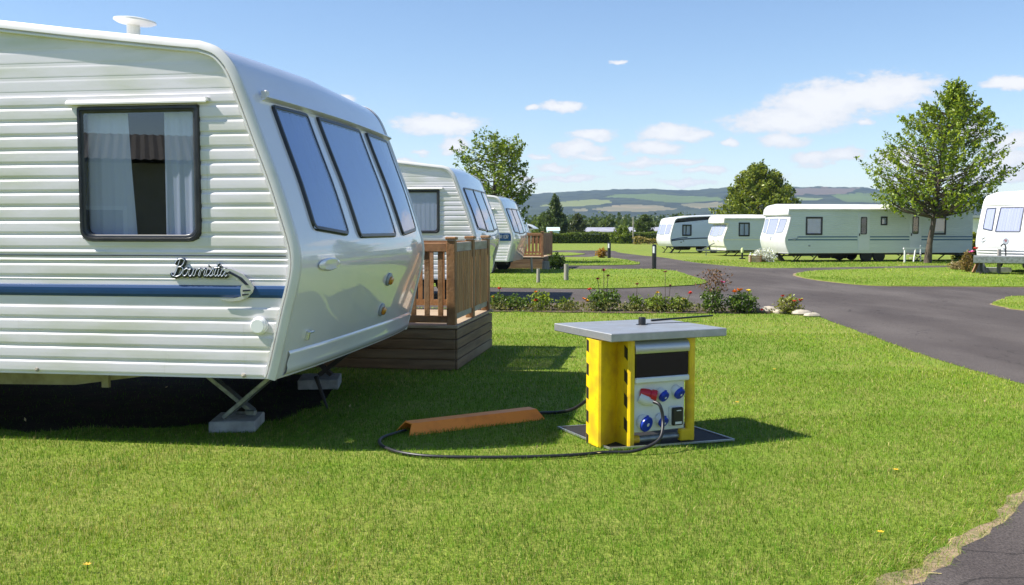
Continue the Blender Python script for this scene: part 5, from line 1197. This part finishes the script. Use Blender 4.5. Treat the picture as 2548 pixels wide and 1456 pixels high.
def bush(name, label, X, Y, H, Rw, ca, cb, n, ls, seed, cat='shrub', group=None, dy=0.0, dist=None):
    p = P(X, Y, dist) if dist else G(X, Y); rs = np.random.RandomState(seed); t = thing(name, label, cat, (p.x, p.y + dy, 0), 0, group)
    k = rs.normal(0, 1, (n, 3)); k /= np.linalg.norm(k, axis=1)[:, None]; rr = rs.uniform(0.25, 1, n) ** 0.5
    lump = 1 + 0.35 * np.sin(k[:, 0] * 5 + seed) * np.cos(k[:, 1] * 4 + k[:, 2] * 6)
    C = k * (rr * lump)[:, None] * np.array([Rw, Rw * 0.8, H * 0.5]) + np.array([0, 0, H * 0.5]); C[:, 2] = np.clip(C[:, 2], 0.02, None)
    leaf_cloud('foliage', C, ls, ca, cb, t, rs=rs)
    mb = MB()
    for i in range(7):
        a = rs.uniform(0, 6.28); mb.tube([(0, 0, -0.02), (0.3 * Rw * math.cos(a), 0.3 * Rw * math.sin(a), H * 0.45), (0.6 * Rw * math.cos(a), 0.6 * Rw * math.sin(a), H * 0.8)], [0.012, 0.008, 0.003], 5, cap=False)
    mb.build('stems', BARK, t)
    return t
bush('shrub', 'small orange and gold bush on the lawn beside the far bollard', 1496, 643, 0.55, 0.28, (0.20, 0.12, 0.02), (0.36, 0.20, 0.05), 900, 0.09, 31)
bush('shrub', 'dark green straggly shrub at the corner of the small reddish deck', 1384, 671, 0.62, 0.34, (0.020, 0.040, 0.008), (0.06, 0.10, 0.016), 1200, 0.09, 33)
bush('shrub', 'brownish dry low shrub at the end of the side road', 2388, 673, 0.34, 0.42, (0.14, 0.10, 0.05), (0.22, 0.18, 0.08), 1300, 0.07, 35)
bush('shrub', 'grey and white flowering heap spilling over the crates', 1900, 645, 0.66, 0.60, (0.30, 0.32, 0.36), (0.55, 0.56, 0.62), 1400, 0.09, 37, dist=47.25)
t = bush('shrub', 'reddish leaved plant with pink bloom beside the grey tray', 2424, 680, 0.75, 0.24, (0.10, 0.09, 0.02), (0.22, 0.13, 0.05), 900, 0.08, 39, dy=0.6)
PINK = mat('pink petals', (0.55, 0.05, 0.20), 0.6); REDF = mat('red petals', (0.55, 0.030, 0.018), 0.6); ORF = mat('orange petals', (0.75, 0.22, 0.015), 0.6); YEF = mat('yellow petals', (0.75, 0.46, 0.02), 0.6); DRY = mat('dried flower head', (0.20, 0.05, 0.03), 0.8)
def bloom(parent, p, r, m, seed=0):
    rs = np.random.RandomState(seed); mb = MB()
    for i in range(9):
        a = i * 0.7; b_ = rs.uniform(0.2, 1.2); d = Vector((math.cos(a) * math.cos(b_), math.sin(a) * math.cos(b_), math.sin(b_))); q_ = Vector((-math.sin(a), math.cos(a), 0))
        o_ = Vector(p); mb.add([o_, o_ + d * r * 0.6 + q_ * r * 0.45, o_ + d * r * 1.1, o_ + d * r * 0.6 - q_ * r * 0.45], [(0, 1, 2, 3)])
    return mb.build('bloom', m, parent)
bloom(t, (0.05, -0.2, 0.72), 0.13, PINK, 1); bloom(t, (0.2, -0.2, 0.85), 0.12, REDF, 2)
# tall grass strip between the long caravan and the white tourer, hedge, meadow edges
def hedge(name, label, a, b, hh, w, n, ls, ca, cb, seed, cat='hedge', wob=0.08, core=True):
    rs = np.random.RandomState(seed); a, b = Vector((a[0], a[1], 0)), Vector((b[0], b[1], 0)); d = (b - a); L_ = d.length; d.normalize(); s_ = Vector((-d.y, d.x, 0))
    t = thing(name, label, cat, tuple(a), math.atan2(d.y, d.x))
    u = rs.uniform(0, L_, n); face = rs.rand(n)
    hz = hh * (1 + wob * np.sin(u * 0.9 + seed) + wob * 0.6 * np.sin(u * 2.7))
    v = np.where(face < 0.45, -w / 2, rs.uniform(-w / 2, w / 2, n)); z = np.where(face < 0.45, rs.uniform(0.0, 1, n) * hz, hz)
    C = np.stack([u, v + rs.normal(0, 0.06, n), z + rs.normal(0, 0.05, n)], 1); C[:, 2] = np.clip(C[:, 2], 0.02, None)
    leaf_cloud('foliage', C, ls, ca, cb, t, rs=rs)
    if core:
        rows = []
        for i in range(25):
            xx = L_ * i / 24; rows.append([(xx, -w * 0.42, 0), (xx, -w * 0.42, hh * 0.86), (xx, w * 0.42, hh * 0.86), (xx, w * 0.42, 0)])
        MB().grid(rows).build('dark_core', mat('hedge inner shade', (0.018, 0.026, 0.008), 0.9), t)  # dark green box: shade between the leaves put into its colour
    return t
pa, pb_ = G(1290, 606), G(1640, 605.5)
hedge('hedge', 'long clipped green hedge across the back of the park', (pa.x - 4, pa.y), (pb_.x, pb_.y), 1.08, 1.0, 15000, 0.16, (0.045, 0.072, 0.010), (0.13, 0.165, 0.020), 41)
pa = P(2410, 650, 50.0)
hedge('tall_grass', 'tall yellow green growth between the long caravan and the white tourer', (pa.x, 52.0), (pa.x + 4, 50.0), 1.25, 0.9, 3500, 0.22, (0.10, 0.13, 0.014), (0.22, 0.22, 0.030), 43, cat='tall grass', wob=0.15)
pa = G(1555, 606); hedge('tall_grass', 'dry brownish tall grass at the foot of the hedge', (pa.x, pa.y - 6), (pa.x + 8.5, pa.y - 6), 0.5, 0.8, 1500, 0.2, (0.16, 0.13, 0.04), (0.26, 0.21, 0.08), 45, cat='tall grass', wob=0.3, core=False)
# far wood: one mass of tree tops
rs = np.random.RandomState(77); cen = []; sz = []
for i in range(300):
    D = rs.uniform(150, 560); X = rs.uniform(1240, 2000) if i < 250 else rs.uniform(2000, 2560); top = rs.uniform(526, 552) if D > 260 else rs.uniform(538, 564)
    p = P(X, 569, D); Hh = 1.6 + (569 - top) / F * D; Rw = Hh * rs.uniform(0.45, 0.75); m_ = 150
    k = rs.normal(0, 1, (m_, 3)); k /= np.linalg.norm(k, axis=1)[:, None]; k[:, 2] = np.abs(k[:, 2]) * 1.0
    rr = rs.uniform(0.55, 1.05, m_)[:, None]
    cen.append(k * rr * np.array([Rw, Rw, Hh * 0.95]) + np.array([p.x, D, 0.0])); sz.append(np.full(m_, 0.16 * Hh ** 0.8 + D * 0.0012))
cen = np.concatenate(cen); sz = np.concatenate(sz)
leaf_cloud('far_wood', cen, sz[:, None].ravel().mean() * 1.0, (0.028, 0.046, 0.012), (0.070, 0.092, 0.024), kind='stuff', rs=rs, aspect=0.8)
# flower bed
def plant(label, X, Y, H, Rw, ca, cb, n, seed, blooms=(), tall=None, ls=0.055):
    t = bush('flowering_plant', label, X, Y, H * 0.95, Rw * 0.95, ca, tuple(1.25 * q_ for q_ in cb), int(n * 0.7), ls, seed, 'flowering plant', 'plants along the flower bed')
    for i, (bx_, bz, r, m_) in enumerate(blooms):
        MB().tube([(bx_ * 0.5, -0.06, H * 0.4), (bx_, -Rw * 0.5, bz)], 0.006, 5).build('flower_stem', BARK, t)
        bloom(t, (bx_, -Rw * 0.5, bz), r, m_, seed + i)
    return t
gA, gB = (0.030, 0.062, 0.010), (0.10, 0.145, 0.022); yA, yB = (0.07, 0.11, 0.012), (0.18, 0.22, 0.03); dA, dB = (0.10, 0.08, 0.03), (0.19, 0.14, 0.06)
plant('dark green plant with a red bloom beside the timber deck', 1240, 772, 0.34, 0.20, gA, gB, 700, 51, ((0.02, 0.42, 0.055, REDF), (-0.10, 0.26, 0.04, YEF)))
plant('leafy green clump without flowers near the deck end of the bed', 1283, 773, 0.32, 0.26, gA, gB, 900, 52)
plant('yellow green plant with orange and red blooms low on its left', 1345, 773, 0.40, 0.26, yA, yB, 900, 53, ((-0.10, 0.36, 0.045, ORF), (-0.10, 0.20, 0.05, REDF)))
plant('small sprawling sprig leaning over the shaded road edge', 1408, 773, 0.27, 0.22, gA, yB, 500, 54)
plant('large bushy dark plant with dried red heads at its top', 1502, 774, 0.46, 0.36, gA, gB, 2000, 55, ((-0.02, 0.78, 0.06, DRY), (0.06, 0.68, 0.05, DRY), (-0.14, 0.62, 0.05, DRY), (-0.3, 0.42, 0.06, REDF), (-0.34, 0.20, 0.05, YEF), (-0.40, 0.24, 0.05, ORF)))
plant('slim pale green plant with a dry seed head', 1580, 775, 0.34, 0.19, yA, gB, 700, 56, ((0.02, 0.52, 0.05, DRY),))
plant('rounded lime green plant between two slim ones', 1630, 776, 0.35, 0.25, yA, yB, 1200, 57, ((0.02, 0.37, 0.045, YEF),))
plant('thin brown stem topped by one dark red head', 1655, 776, 0.22, 0.10, dA, dB, 150, 58, ((-0.02, 0.76, 0.05, DRY), (0.08, 0.5, 0.04, DRY)))
plant('mid green plant with a small pink and red bloom on top', 1690, 777, 0.33, 0.24, gA, yB, 900, 59, ((0.18, 0.36, 0.06, REDF), (0.05, 0.26, 0.04, YEF)))
t = plant('tallest plant of the bed with brownish purple top and pink bloom', 1772, 779, 0.50, 0.24, gA, gB, 1200, 60, ((0.16, 0.58, 0.06, PINK),))
rs = np.random.RandomState(61); leaf_cloud('dry_leaves', np.stack([rs.normal(0.04, 0.14, 420), rs.normal(0, 0.12, 420), rs.uniform(0.42, 0.84, 420)], 1) * np.array([1, 1, 1]), 0.055, (0.085, 0.05, 0.035), (0.16, 0.09, 0.06), t, rs=rs)
plant('broad dark green plant crowned with orange blooms', 1842, 779, 0.42, 0.35, gA, gB, 2000, 62, ((-0.16, 0.40, 0.07, ORF), (-0.06, 0.43, 0.08, ORF), (0.10, 0.42, 0.06, YEF), (0.36, 0.06, 0.05, REDF)))
plant('reddish tipped plant at the road end of the bed', 1960, 782, 0.38, 0.24, dA, yB, 1000, 63, ((0.20, 0.26, 0.06, REDF), (0.08, 0.24, 0.05, REDF), (-0.14, 0.34, 0.045, REDF)))
bp_ = np.array(bed_poly); rs = np.random.RandomState(66); gx_ = rs.uniform(bp_[:, 0].min(), bp_[:, 0].max(), 15000); gy_ = rs.uniform(bp_[:, 1].min(), bp_[:, 1].max(), 15000)
k_ = inside(bed_poly, gx_, gy_) & (pnoise(gx_, gy_, 2.2, 5) > -0.8)
near = gy_ < np.interp(gx_, *zip(*sorted((G(X, Y).x, G(X, Y).y) for X, Y in ((1180, 769), (1700, 773), (2000, 778))))); k_ &= near
leaf_cloud('ground_cover', np.stack([gx_[k_], gy_[k_], rs.uniform(0.02, 0.15, k_.sum()) * (1 + 0.6 * np.clip(pnoise(gx_[k_], gy_[k_], 4.0, 15), -0.6, 1))], 1), 0.055, (0.06, 0.075, 0.02), (0.16, 0.15, 0.05), kind='stuff', rs=rs)
for i, (X, Y, r, lab) in enumerate(((1908, 777, 0.20, 'flat pale stone between two plants at the bed edge'), (1940, 779, 0.13, 'rounded sandy stone at the foot of the last bed plant'), (1990, 783, 0.16, 'long pale stone at the road end of the bed'), (2015, 787.5, 0.13, 'pale kerb stone where lawn meets road'))):
    p = G(X, Y); rs = np.random.RandomState(90 + i); mb = MB(); rows = []
    for a in range(7):
        th = math.pi * a / 6; rows.append([])
        for j in range(13):
            ph = 2 * math.pi * (j % 12) / 12; n_ = 1 + 0.22 * mnoise.noise(Vector((math.cos(ph) * 1.5 + i * 7, math.sin(ph) * 1.5, math.cos(th) * 1.5)))
            rows[-1].append((r * n_ * math.sin(th) * math.cos(ph) * 1.2, r * n_ * math.sin(th) * math.sin(ph) * 0.7, r * n_ * 0.42 * math.cos(th) + r * 0.2))
    o = mb.grid(rows).build('stone', STONE, None, True); o.location = (p.x, p.y - 0.1, 0); tag(o, lab, 'stone', 'stones edging the flower bed')
# yellow dandelions and litter on the lawn
for i, (X, Y, lab) in enumerate(((2228, 1169, 'yellow dandelion on the lawn halfway between pedestal and near path'), (2190, 1324, 'yellow dandelion on the lawn close to the near path'), (217, 1405, 'yellow flower on the lawn at the lower left'), (1926, 919, 'yellow dandelion on the sunny lawn right of the table top'), (1833, 1001, 'yellow dandelion just right of the yellow pedestal'))):
    p = G(X, Y, 0.04); t = thing('dandelion', lab, 'flower', (p.x, p.y, 0), rnd.uniform(0, 6), 'yellow flowers on the lawn')
    MB().tube([(0, 0, 0), (0.003, 0, 0.04)], 0.0015, 5).build('stem', GRASSM, t); mb = MB()
    for k in range(14):
        a = k * 0.449; r = 0.014 if k % 2 else 0.020; mb.add([(0, 0, 0.040), (r * .8 * math.cos(a - .2), r * .8 * math.sin(a - .2), 0.044), (r * math.cos(a), r * math.sin(a), 0.047), (r * .8 * math.cos(a + .2), r * .8 * math.sin(a + .2), 0.044)], [(0, 1, 2, 3)])
    mb.build('bloom', YEF, t)
rs = np.random.RandomState(5); n = 20; yy = rs.uniform(4.5, 13, n); xx = rs.uniform(-0.5, 0.52, n) * yy; k_ = ~inside(road_poly, xx, yy) & ~inside(path_poly, xx, yy)
leaf_cloud('fallen_leaves', np.stack([xx[k_], yy[k_], np.full(k_.sum(), 0.036)], 1), 0.028, (0.20, 0.15, 0.07), (0.34, 0.30, 0.20), kind='stuff', rs=rs)
for i, (X, Y) in enumerate(((2318, 1433),)):
    p = G(X, Y); o = MB().tube([(-0.035, 0, 0.004), (0.0, -0.003, 0.006), (0.04, -0.008, 0.004)], 0.0025, 5).build('straw', mat('straw', (0.55, 0.45, 0.2), 0.7)); o.location = (p.x, p.y, 0.01); tag(o, 'single pale straw lying on the near path', 'straw')

# ------------------------------------------------------------------ white roofs and huts beyond the hedge
def shed(name, label, X0, X1, D, ztop, zeave, depth, m, cat):
    a, b_ = P(X0, 569, D), P(X1, 569, D); w = b_.x - a.x; t = thing(name, label, cat, (a.x, D, 0))
    MB().box((w / 2, depth / 2, zeave / 2), (w, depth, zeave)).build('wall', m, t)
    rows = []
    for i in range(9):
        u = i / 8; rows.append([(-0.1, -0.1 + u * (depth + 0.2), zeave + 0.01 + (ztop - zeave) * math.sin(math.pi * u)), (w + 0.1, -0.1 + u * (depth + 0.2), zeave + 0.01 + (ztop - zeave) * math.sin(math.pi * u))])
    MB().grid(rows).build('roof', m, t, True)
POLY = mat('polythene', (0.40, 0.39, 0.43), 0.4, col2=(0.30, 0.30, 0.34), nscale=1.5)
shed('polytunnel', 'low white polytunnel roof over the hedge, left of the yellowish bush', 1446, 1532, 128, 1.75, 1.2, 6, POLY, 'polytunnel')
shed('polytunnel', 'white polytunnel roof behind the thin pale pole', 1568, 1600, 130, 1.8, 1.2, 6, POLY, 'polytunnel')
shed('polytunnel', 'white polytunnel roof left of the blue sided tourer', 1612, 1645, 127, 1.8, 1.2, 6, POLY, 'polytunnel')
shed('shed', 'small pale blue shed between deck posts and conifer', 1362, 1391, 116, 1.75, 1.35, 2.5, mat('pale blue boards', (0.55, 0.66, 0.72), 0.6), 'shed')
a = P(2411, 569, 58); t = thing('holiday_lodge', 'white lodge with dark window showing between the long caravan and the white tourer', 'lodge', (a.x, 58, 0), D2R(4))
MB().box((2.5, 1.5, 1.2), (5, 3, 2.0)).build('wall', WHITEP, t); MB().box((2.5, 1.4, 2.30), (5.3, 3.5, 0.14)).build('roof', ROOFM, t)
w = MB().box((1.25, -0.02, 1.25), (1.3, 0.06, 1.25)).build('window', WHITEP, t); MB().box((1.25, -0.055, 1.25), (1.15, 0.02, 1.1)).build('pane', SMOKED, w)
# lodges glimpsed over the long caravan
for k_, (X, w_, lab) in enumerate(((2062, 24, 'tiny white farm roof far off above the long caravan, left one'), (2112, 40, 'tiny long white farm roof far off above the long caravan, right one'))):
    D = 700; a = P(X - w_ / 2, 515, D); o = MB().box((w_ / F * D / 2, 4, 0.0), (w_ / F * D, 8, 3.0), b=0.5).build('farm_building', WHITEP); o.location = (a.x, D, a.z - 1); tag(o, lab, 'farm building', 'far farm roofs')

# ------------------------------------------------------------------ hills
ridge = [(400, 505), (1000, 500), (1300, 490), (1400, 483), (1530, 478), (1620, 477), (1700, 481), (1745, 479), (1800, 474), (1980, 472), (2140, 472), (2200, 479), (2300, 484), (2420, 492), (2550, 503), (2900, 515), (3800, 525)]
fields = [
 ([(1498, 492), (1531, 486), (1625, 484.5), (1672, 489), (1789, 494), (1789, 501), (1684, 506), (1625, 502), (1566, 494)], 1),
 ([(1336, 515), (1402, 504), (1460, 499), (1507, 500), (1519, 506), (1484, 511.6), (1413, 516)], 2),
 ([(1465, 522), (1554, 511.6), (1625, 513), (1684, 522), (1601, 528), (1507, 527)], 3),
 ([(1686, 510), (1742, 507), (1789, 506), (1800, 515), (1731, 521)], 3),
 ([(1420, 524), (1452, 520), (1460, 526), (1430, 529)], 3),
 ([(1970, 470), (2135, 470), (2110, 479), (2095, 484), (1980, 487), (1970, 487)], 4),
 ([(2060, 487), (2110, 484), (2240, 482), (2250, 505), (2100, 505)], 1),
 ([(1975, 493), (2040, 495), (2030, 500), (1975, 500)], 5)]
mats_h = [mat('far woodland', (0.008, 0.020, 0.017), 0.95, col2=(0.030, 0.046, 0.026), nscale=0.014, detail=8, lo=0.4, hi=0.6), mat('far green field', (0.09, 0.135, 0.04), 0.95, col2=(0.07, 0.105, 0.035), nscale=0.006),
          mat('far pale field', (0.16, 0.18, 0.06), 0.95, col2=(0.13, 0.155, 0.05), nscale=0.006), mat('far stubble field', (0.21, 0.17, 0.10), 0.95, col2=(0.13, 0.125, 0.07), nscale=0.008, detail=8, lo=0.4, hi=0.6),
          mat('far heath', (0.13, 0.10, 0.085), 0.95, col2=(0.10, 0.08, 0.065), nscale=0.006), mat('far pale meadow', (0.15, 0.19, 0.08), 0.95)]
nx, ny = 520, 130; X0, X1 = 600, 3400
hv = np.zeros((ny + 1, nx + 1, 3))
def in_poly(poly, X, Y):
    r = False; j = len(poly) - 1
    for i in range(len(poly)):
        if (poly[i][1] > Y) != (poly[j][1] > Y) and X < (poly[j][0] - poly[i][0]) * (Y - poly[i][1]) / (poly[j][1] - poly[i][1]) + poly[i][0]: r = not r
        j = i
    return r
ids = np.zeros((ny, nx), int)
for i in range(ny + 1):
    D = 850 + 2600 * i / ny; s_ = sstep(850, 3000, D) if D <= 3000 else 1 - 0.25 * (D - 3000) / 450
    for j in range(nx + 1):
        X = X0 + (X1 - X0) * j / nx; yt = interp(X, ridge); zt = EYE + (569 - yt) / F * 3000
        x = (X - CX) / F * D
        n1 = mnoise.noise(Vector((x * 0.0014, D * 0.0014, 0))) * 16 * s_ * (1 - s_) * 3
        z = zt * s_ + n1 - 2
        Yp = 569 - (z - EYE) / D * F
        fid = 0
        for pl_, c in fields:
            if in_poly(pl_, X + 3 * mnoise.noise(Vector((x * .01, D * .01, 5))), Yp + 1.0 * mnoise.noise(Vector((x * .008, D * .008, 9)))): fid = c
        if fid == 0: z += 5.0 * max(0, mnoise.noise(Vector((x * 0.035, D * 0.02, 2))) + 0.3) * s_
        hv[i, j] = (x, D, z)
        if i < ny and j < nx: ids[i, j] = fid
hf = [[i * (nx + 1) + j, i * (nx + 1) + j + 1, (i + 1) * (nx + 1) + j + 1, (i + 1) * (nx + 1) + j] for i in range(ny) for j in range(nx)]
tag(obj('hills', hv.reshape(-1, 3), hf, mats_h, None, True, ids.ravel()), kind='structure')

# ------------------------------------------------------------------ sky, sun, haze, camera
EL, PHI = D2R(SUN_EL), D2R(SUN_PHI)
S = Vector((-math.cos(PHI) * math.cos(EL), -math.sin(PHI) * math.cos(EL), math.sin(EL)))
sun = bpy.data.lights.new('sun', 'SUN'); sun.energy = SUN_E; sun.angle = D2R(0.53); sun.color = (1.0, 0.95, 0.87)
so = bpy.data.objects.new('sun', sun); so.rotation_euler = (-S).to_track_quat('-Z', 'Y').to_euler(); COL.objects.link(so)
w = bpy.data.worlds.new('World'); sc.world = w; w.use_nodes = True; N, L = w.node_tree.nodes, w.node_tree.links; N.clear()
out = N.new('ShaderNodeOutputWorld'); bg = N.new('ShaderNodeBackground'); L.new(bg.outputs['Background'], out.inputs['Surface'])
sky = N.new('ShaderNodeTexSky'); sky.sky_type = 'NISHITA'; sky.sun_disc = False; sky.sun_elevation = EL; sky.sun_rotation = math.atan2(S.x, S.y)
sky.air_density = SKY_AIR; sky.dust_density = SKY_DUST; sky.ozone_density = SKY_OZ; sky.altitude = 0
bg.inputs['Strength'].default_value = SKY_S
tc = N.new('ShaderNodeTexCoord'); sx = N.new('ShaderNodeSeparateXYZ'); L.new(tc.outputs['Generated'], sx.inputs[0])
def math_(op, a, b=None, c=None):
    m = N.new('ShaderNodeMath'); m.operation = op
    for k, v in enumerate((a, b, c)):
        if v is None: continue
        if isinstance(v, (int, float)): m.inputs[k].default_value = v
        else: L.new(v, m.inputs[k])
    return m.outputs[0]
azm = math_('ARCTAN2', sx.outputs['X'], sx.outputs['Y']); elv = math_('ARCSINE', sx.outputs['Z'])
cv = N.new('ShaderNodeCombineXYZ'); L.new(azm, cv.inputs[0]); L.new(math_('MULTIPLY', elv, 1.9), cv.inputs[1])
def nz(scale, det, rough=0.6):
    t = N.new('ShaderNodeTexNoise'); t.inputs['Scale'].default_value = scale; t.inputs['Detail'].default_value = det; t.inputs['Roughness'].default_value = rough; L.new(cv.outputs[0], t.inputs['Vector']); return t
warp = nz(26, 6); w2_ = N.new('ShaderNodeVectorMath'); w2_.operation = 'MULTIPLY_ADD'; L.new(warp.outputs['Color'], w2_.inputs[0]); w2_.inputs[1].default_value = (0.034, 0.040, 0); w2_.inputs[2].default_value = (-0.017, -0.020, 0)
wp = N.new('ShaderNodeVectorMath'); wp.operation = 'ADD'; L.new(cv.outputs[0], wp.inputs[0]); L.new(w2_.outputs[0], wp.inputs[1])
clouds = [(2150, 235, 150, 38), (2030, 262, 130, 36), (1960, 300, 150, 26), (2060, 250, 90, 40), (2240, 222, 90, 24), (1085, 312, 115, 20), (1130, 305, 70, 16), (1395, 267, 55, 13), (1330, 272, 22, 8), (1475, 333, 62, 12), (1435, 368, 66, 19), (1475, 390, 60, 9), (1660, 330, 62, 18), (1720, 338, 45, 14), (1625, 370, 72, 16), (1945, 352, 62, 18), (1815, 356, 20, 11), (2010, 395, 52, 14), (2100, 388, 50, 13), (2150, 300, 26, 9), (2520, 205, 55, 14), (2520, 350, 60, 22), (2500, 400, 80, 20), (1535, 159, 26, 7), (1130, 360, 32, 20), (1045, 381, 28, 8), (850, 245, 36, 12), (1600, 405, 90, 8), (1380, 415, 70, 9), (1580, 432, 60, 8), (1700, 405, 60, 8), (2250, 395, 70, 22), (2330, 440, 120, 12), (1010, 402, 40, 8), (1290, 445, 80, 8), (1420, 440, 70, 8), (1750, 425, 60, 8), (1900, 440, 80, 8), (1340, 395, 40, 8), (1700, 450, 90, 7), (2480, 440, 90, 12), (2420, 330, 40, 12),
          (600, -400, 260, 60), (-500, -250, 300, 60), (2900, 120, 200, 50), (3300, 300, 260, 40), (200, 420, 200, 30)]
mn = None
for X, Y, rx, ry in clouds:
    ry *= 1.2
    d = ray(X, Y).normalized(); a0, e0 = math.atan2(d.x, d.y), math.asin(d.z) * 1.9
    v1 = N.new('ShaderNodeVectorMath'); v1.operation = 'SUBTRACT'; L.new(wp.outputs[0], v1.inputs[0]); v1.inputs[1].default_value = (a0, e0, 0)
    v2 = N.new('ShaderNodeVectorMath'); v2.operation = 'MULTIPLY'; L.new(v1.outputs[0], v2.inputs[0]); v2.inputs[1].default_value = (F / rx, F / ry / 1.9, 0)
    v3 = N.new('ShaderNodeVectorMath'); v3.operation = 'LENGTH'; L.new(v2.outputs[0], v3.inputs[0])
    val = v3.outputs['Value']
    if ry < 12: val = math_('ADD', val, 0.14)
    mn = val if mn is None else math_('SMOOTH_MIN', mn, val, 0.25)
det_ = nz(58, 9, 0.66)
dens = math_('ADD', math_('SUBTRACT', 1.25, mn), math_('MULTIPLY', math_('SUBTRACT', det_.outputs['Fac'], 0.5), 1.5))
r = N.new('ShaderNodeMapRange'); r.interpolation_type = 'SMOOTHSTEP'; r.inputs['From Min'].default_value = 0.0; r.inputs['From Max'].default_value = 0.6; r.inputs['To Max'].default_value = 0.95; L.new(dens, r.inputs['Value'])
# thin high veil low in the sky
veil = nz(9, 6); vr = N.new('ShaderNodeMapRange'); vr.inputs['From Min'].default_value = 0.45; vr.inputs['From Max'].default_value = 0.75; vr.inputs['To Max'].default_value = 0.18; L.new(veil.outputs['Fac'], vr.inputs['Value'])
lowm = N.new('ShaderNodeMapRange'); lowm.inputs['From Min'].default_value = 0.16; lowm.inputs['From Max'].default_value = 0.03; L.new(elv, lowm.inputs['Value'])
cov = math_('MAXIMUM', r.outputs['Result'], math_('MULTIPLY', vr.outputs['Result'], lowm.outputs['Result']))
cr = N.new('ShaderNodeMix'); cr.data_type = 'RGBA'; cr.inputs[6].default_value = (*CLOUD_LO, 1); cr.inputs[7].default_value = (*CLOUD_HI, 1)
cm = N.new('ShaderNodeMapRange'); cm.inputs['From Min'].default_value = 0.15; cm.inputs['From Max'].default_value = 0.95; L.new(dens, cm.inputs['Value']); L.new(cm.outputs['Result'], cr.inputs[0])
hs = N.new('ShaderNodeHueSaturation'); hs.inputs['Saturation'].default_value = SKY_SAT; hs.inputs['Value'].default_value = 1.0; L.new(sky.outputs['Color'], hs.inputs['Color']); tn = N.new('ShaderNodeMix'); tn.data_type = 'RGBA'; tn.blend_type = 'MULTIPLY'; tn.inputs[0].default_value = 1; tn.inputs[7].default_value = (1.0, 0.98, 1.01, 1); L.new(hs.outputs['Color'], tn.inputs[6])
mxs = N.new('ShaderNodeMix'); mxs.data_type = 'RGBA'; L.new(cov, mxs.inputs[0]); L.new(tn.outputs[2], mxs.inputs[6]); L.new(cr.outputs[2], mxs.inputs[7])
L.new(mxs.outputs[2], bg.inputs['Color'])
if HAZE > 0:
    hz = MB().box((0, 1650, 74.0), (9000, 4300, 152)).build('haze', None)
    hm = bpy.data.materials.new('haze air'); hn, hl = nodes_of(hm); hn.remove(hn['Principled BSDF'])
    pv = hn.new('ShaderNodeVolumePrincipled'); pv.inputs['Density'].default_value = HAZE; pv.inputs['Color'].default_value = (0.52, 0.72, 1.0, 1); pv.inputs['Anisotropy'].default_value = 0.2
    hl.new(pv.outputs['Volume'], hn['Material Output'].inputs['Volume']); hz.data.materials.clear(); hz.data.materials.append(hm); tag(hz, kind='stuff')
cam = bpy.data.cameras.new('camera'); cam.sensor_width = 36; cam.lens = 36 * F / 2547; cam.clip_start = 0.1; cam.clip_end = 20000
co = bpy.data.objects.new('camera', cam); co.location = (0, 0, EYE); co.rotation_euler = (math.pi / 2 - TH, 0, 0); COL.objects.link(co); sc.camera = co
sc.view_settings.view_transform = 'Standard'; sc.view_settings.look = 'None'; sc.view_settings.gamma = 1; sc.view_settings.exposure = EXPO; sc.view_settings.use_curve_mapping = False
sc.cycles.max_bounces = 8; sc.cycles.transparent_max_bounces = 16; sc.cycles.volume_bounces = 0
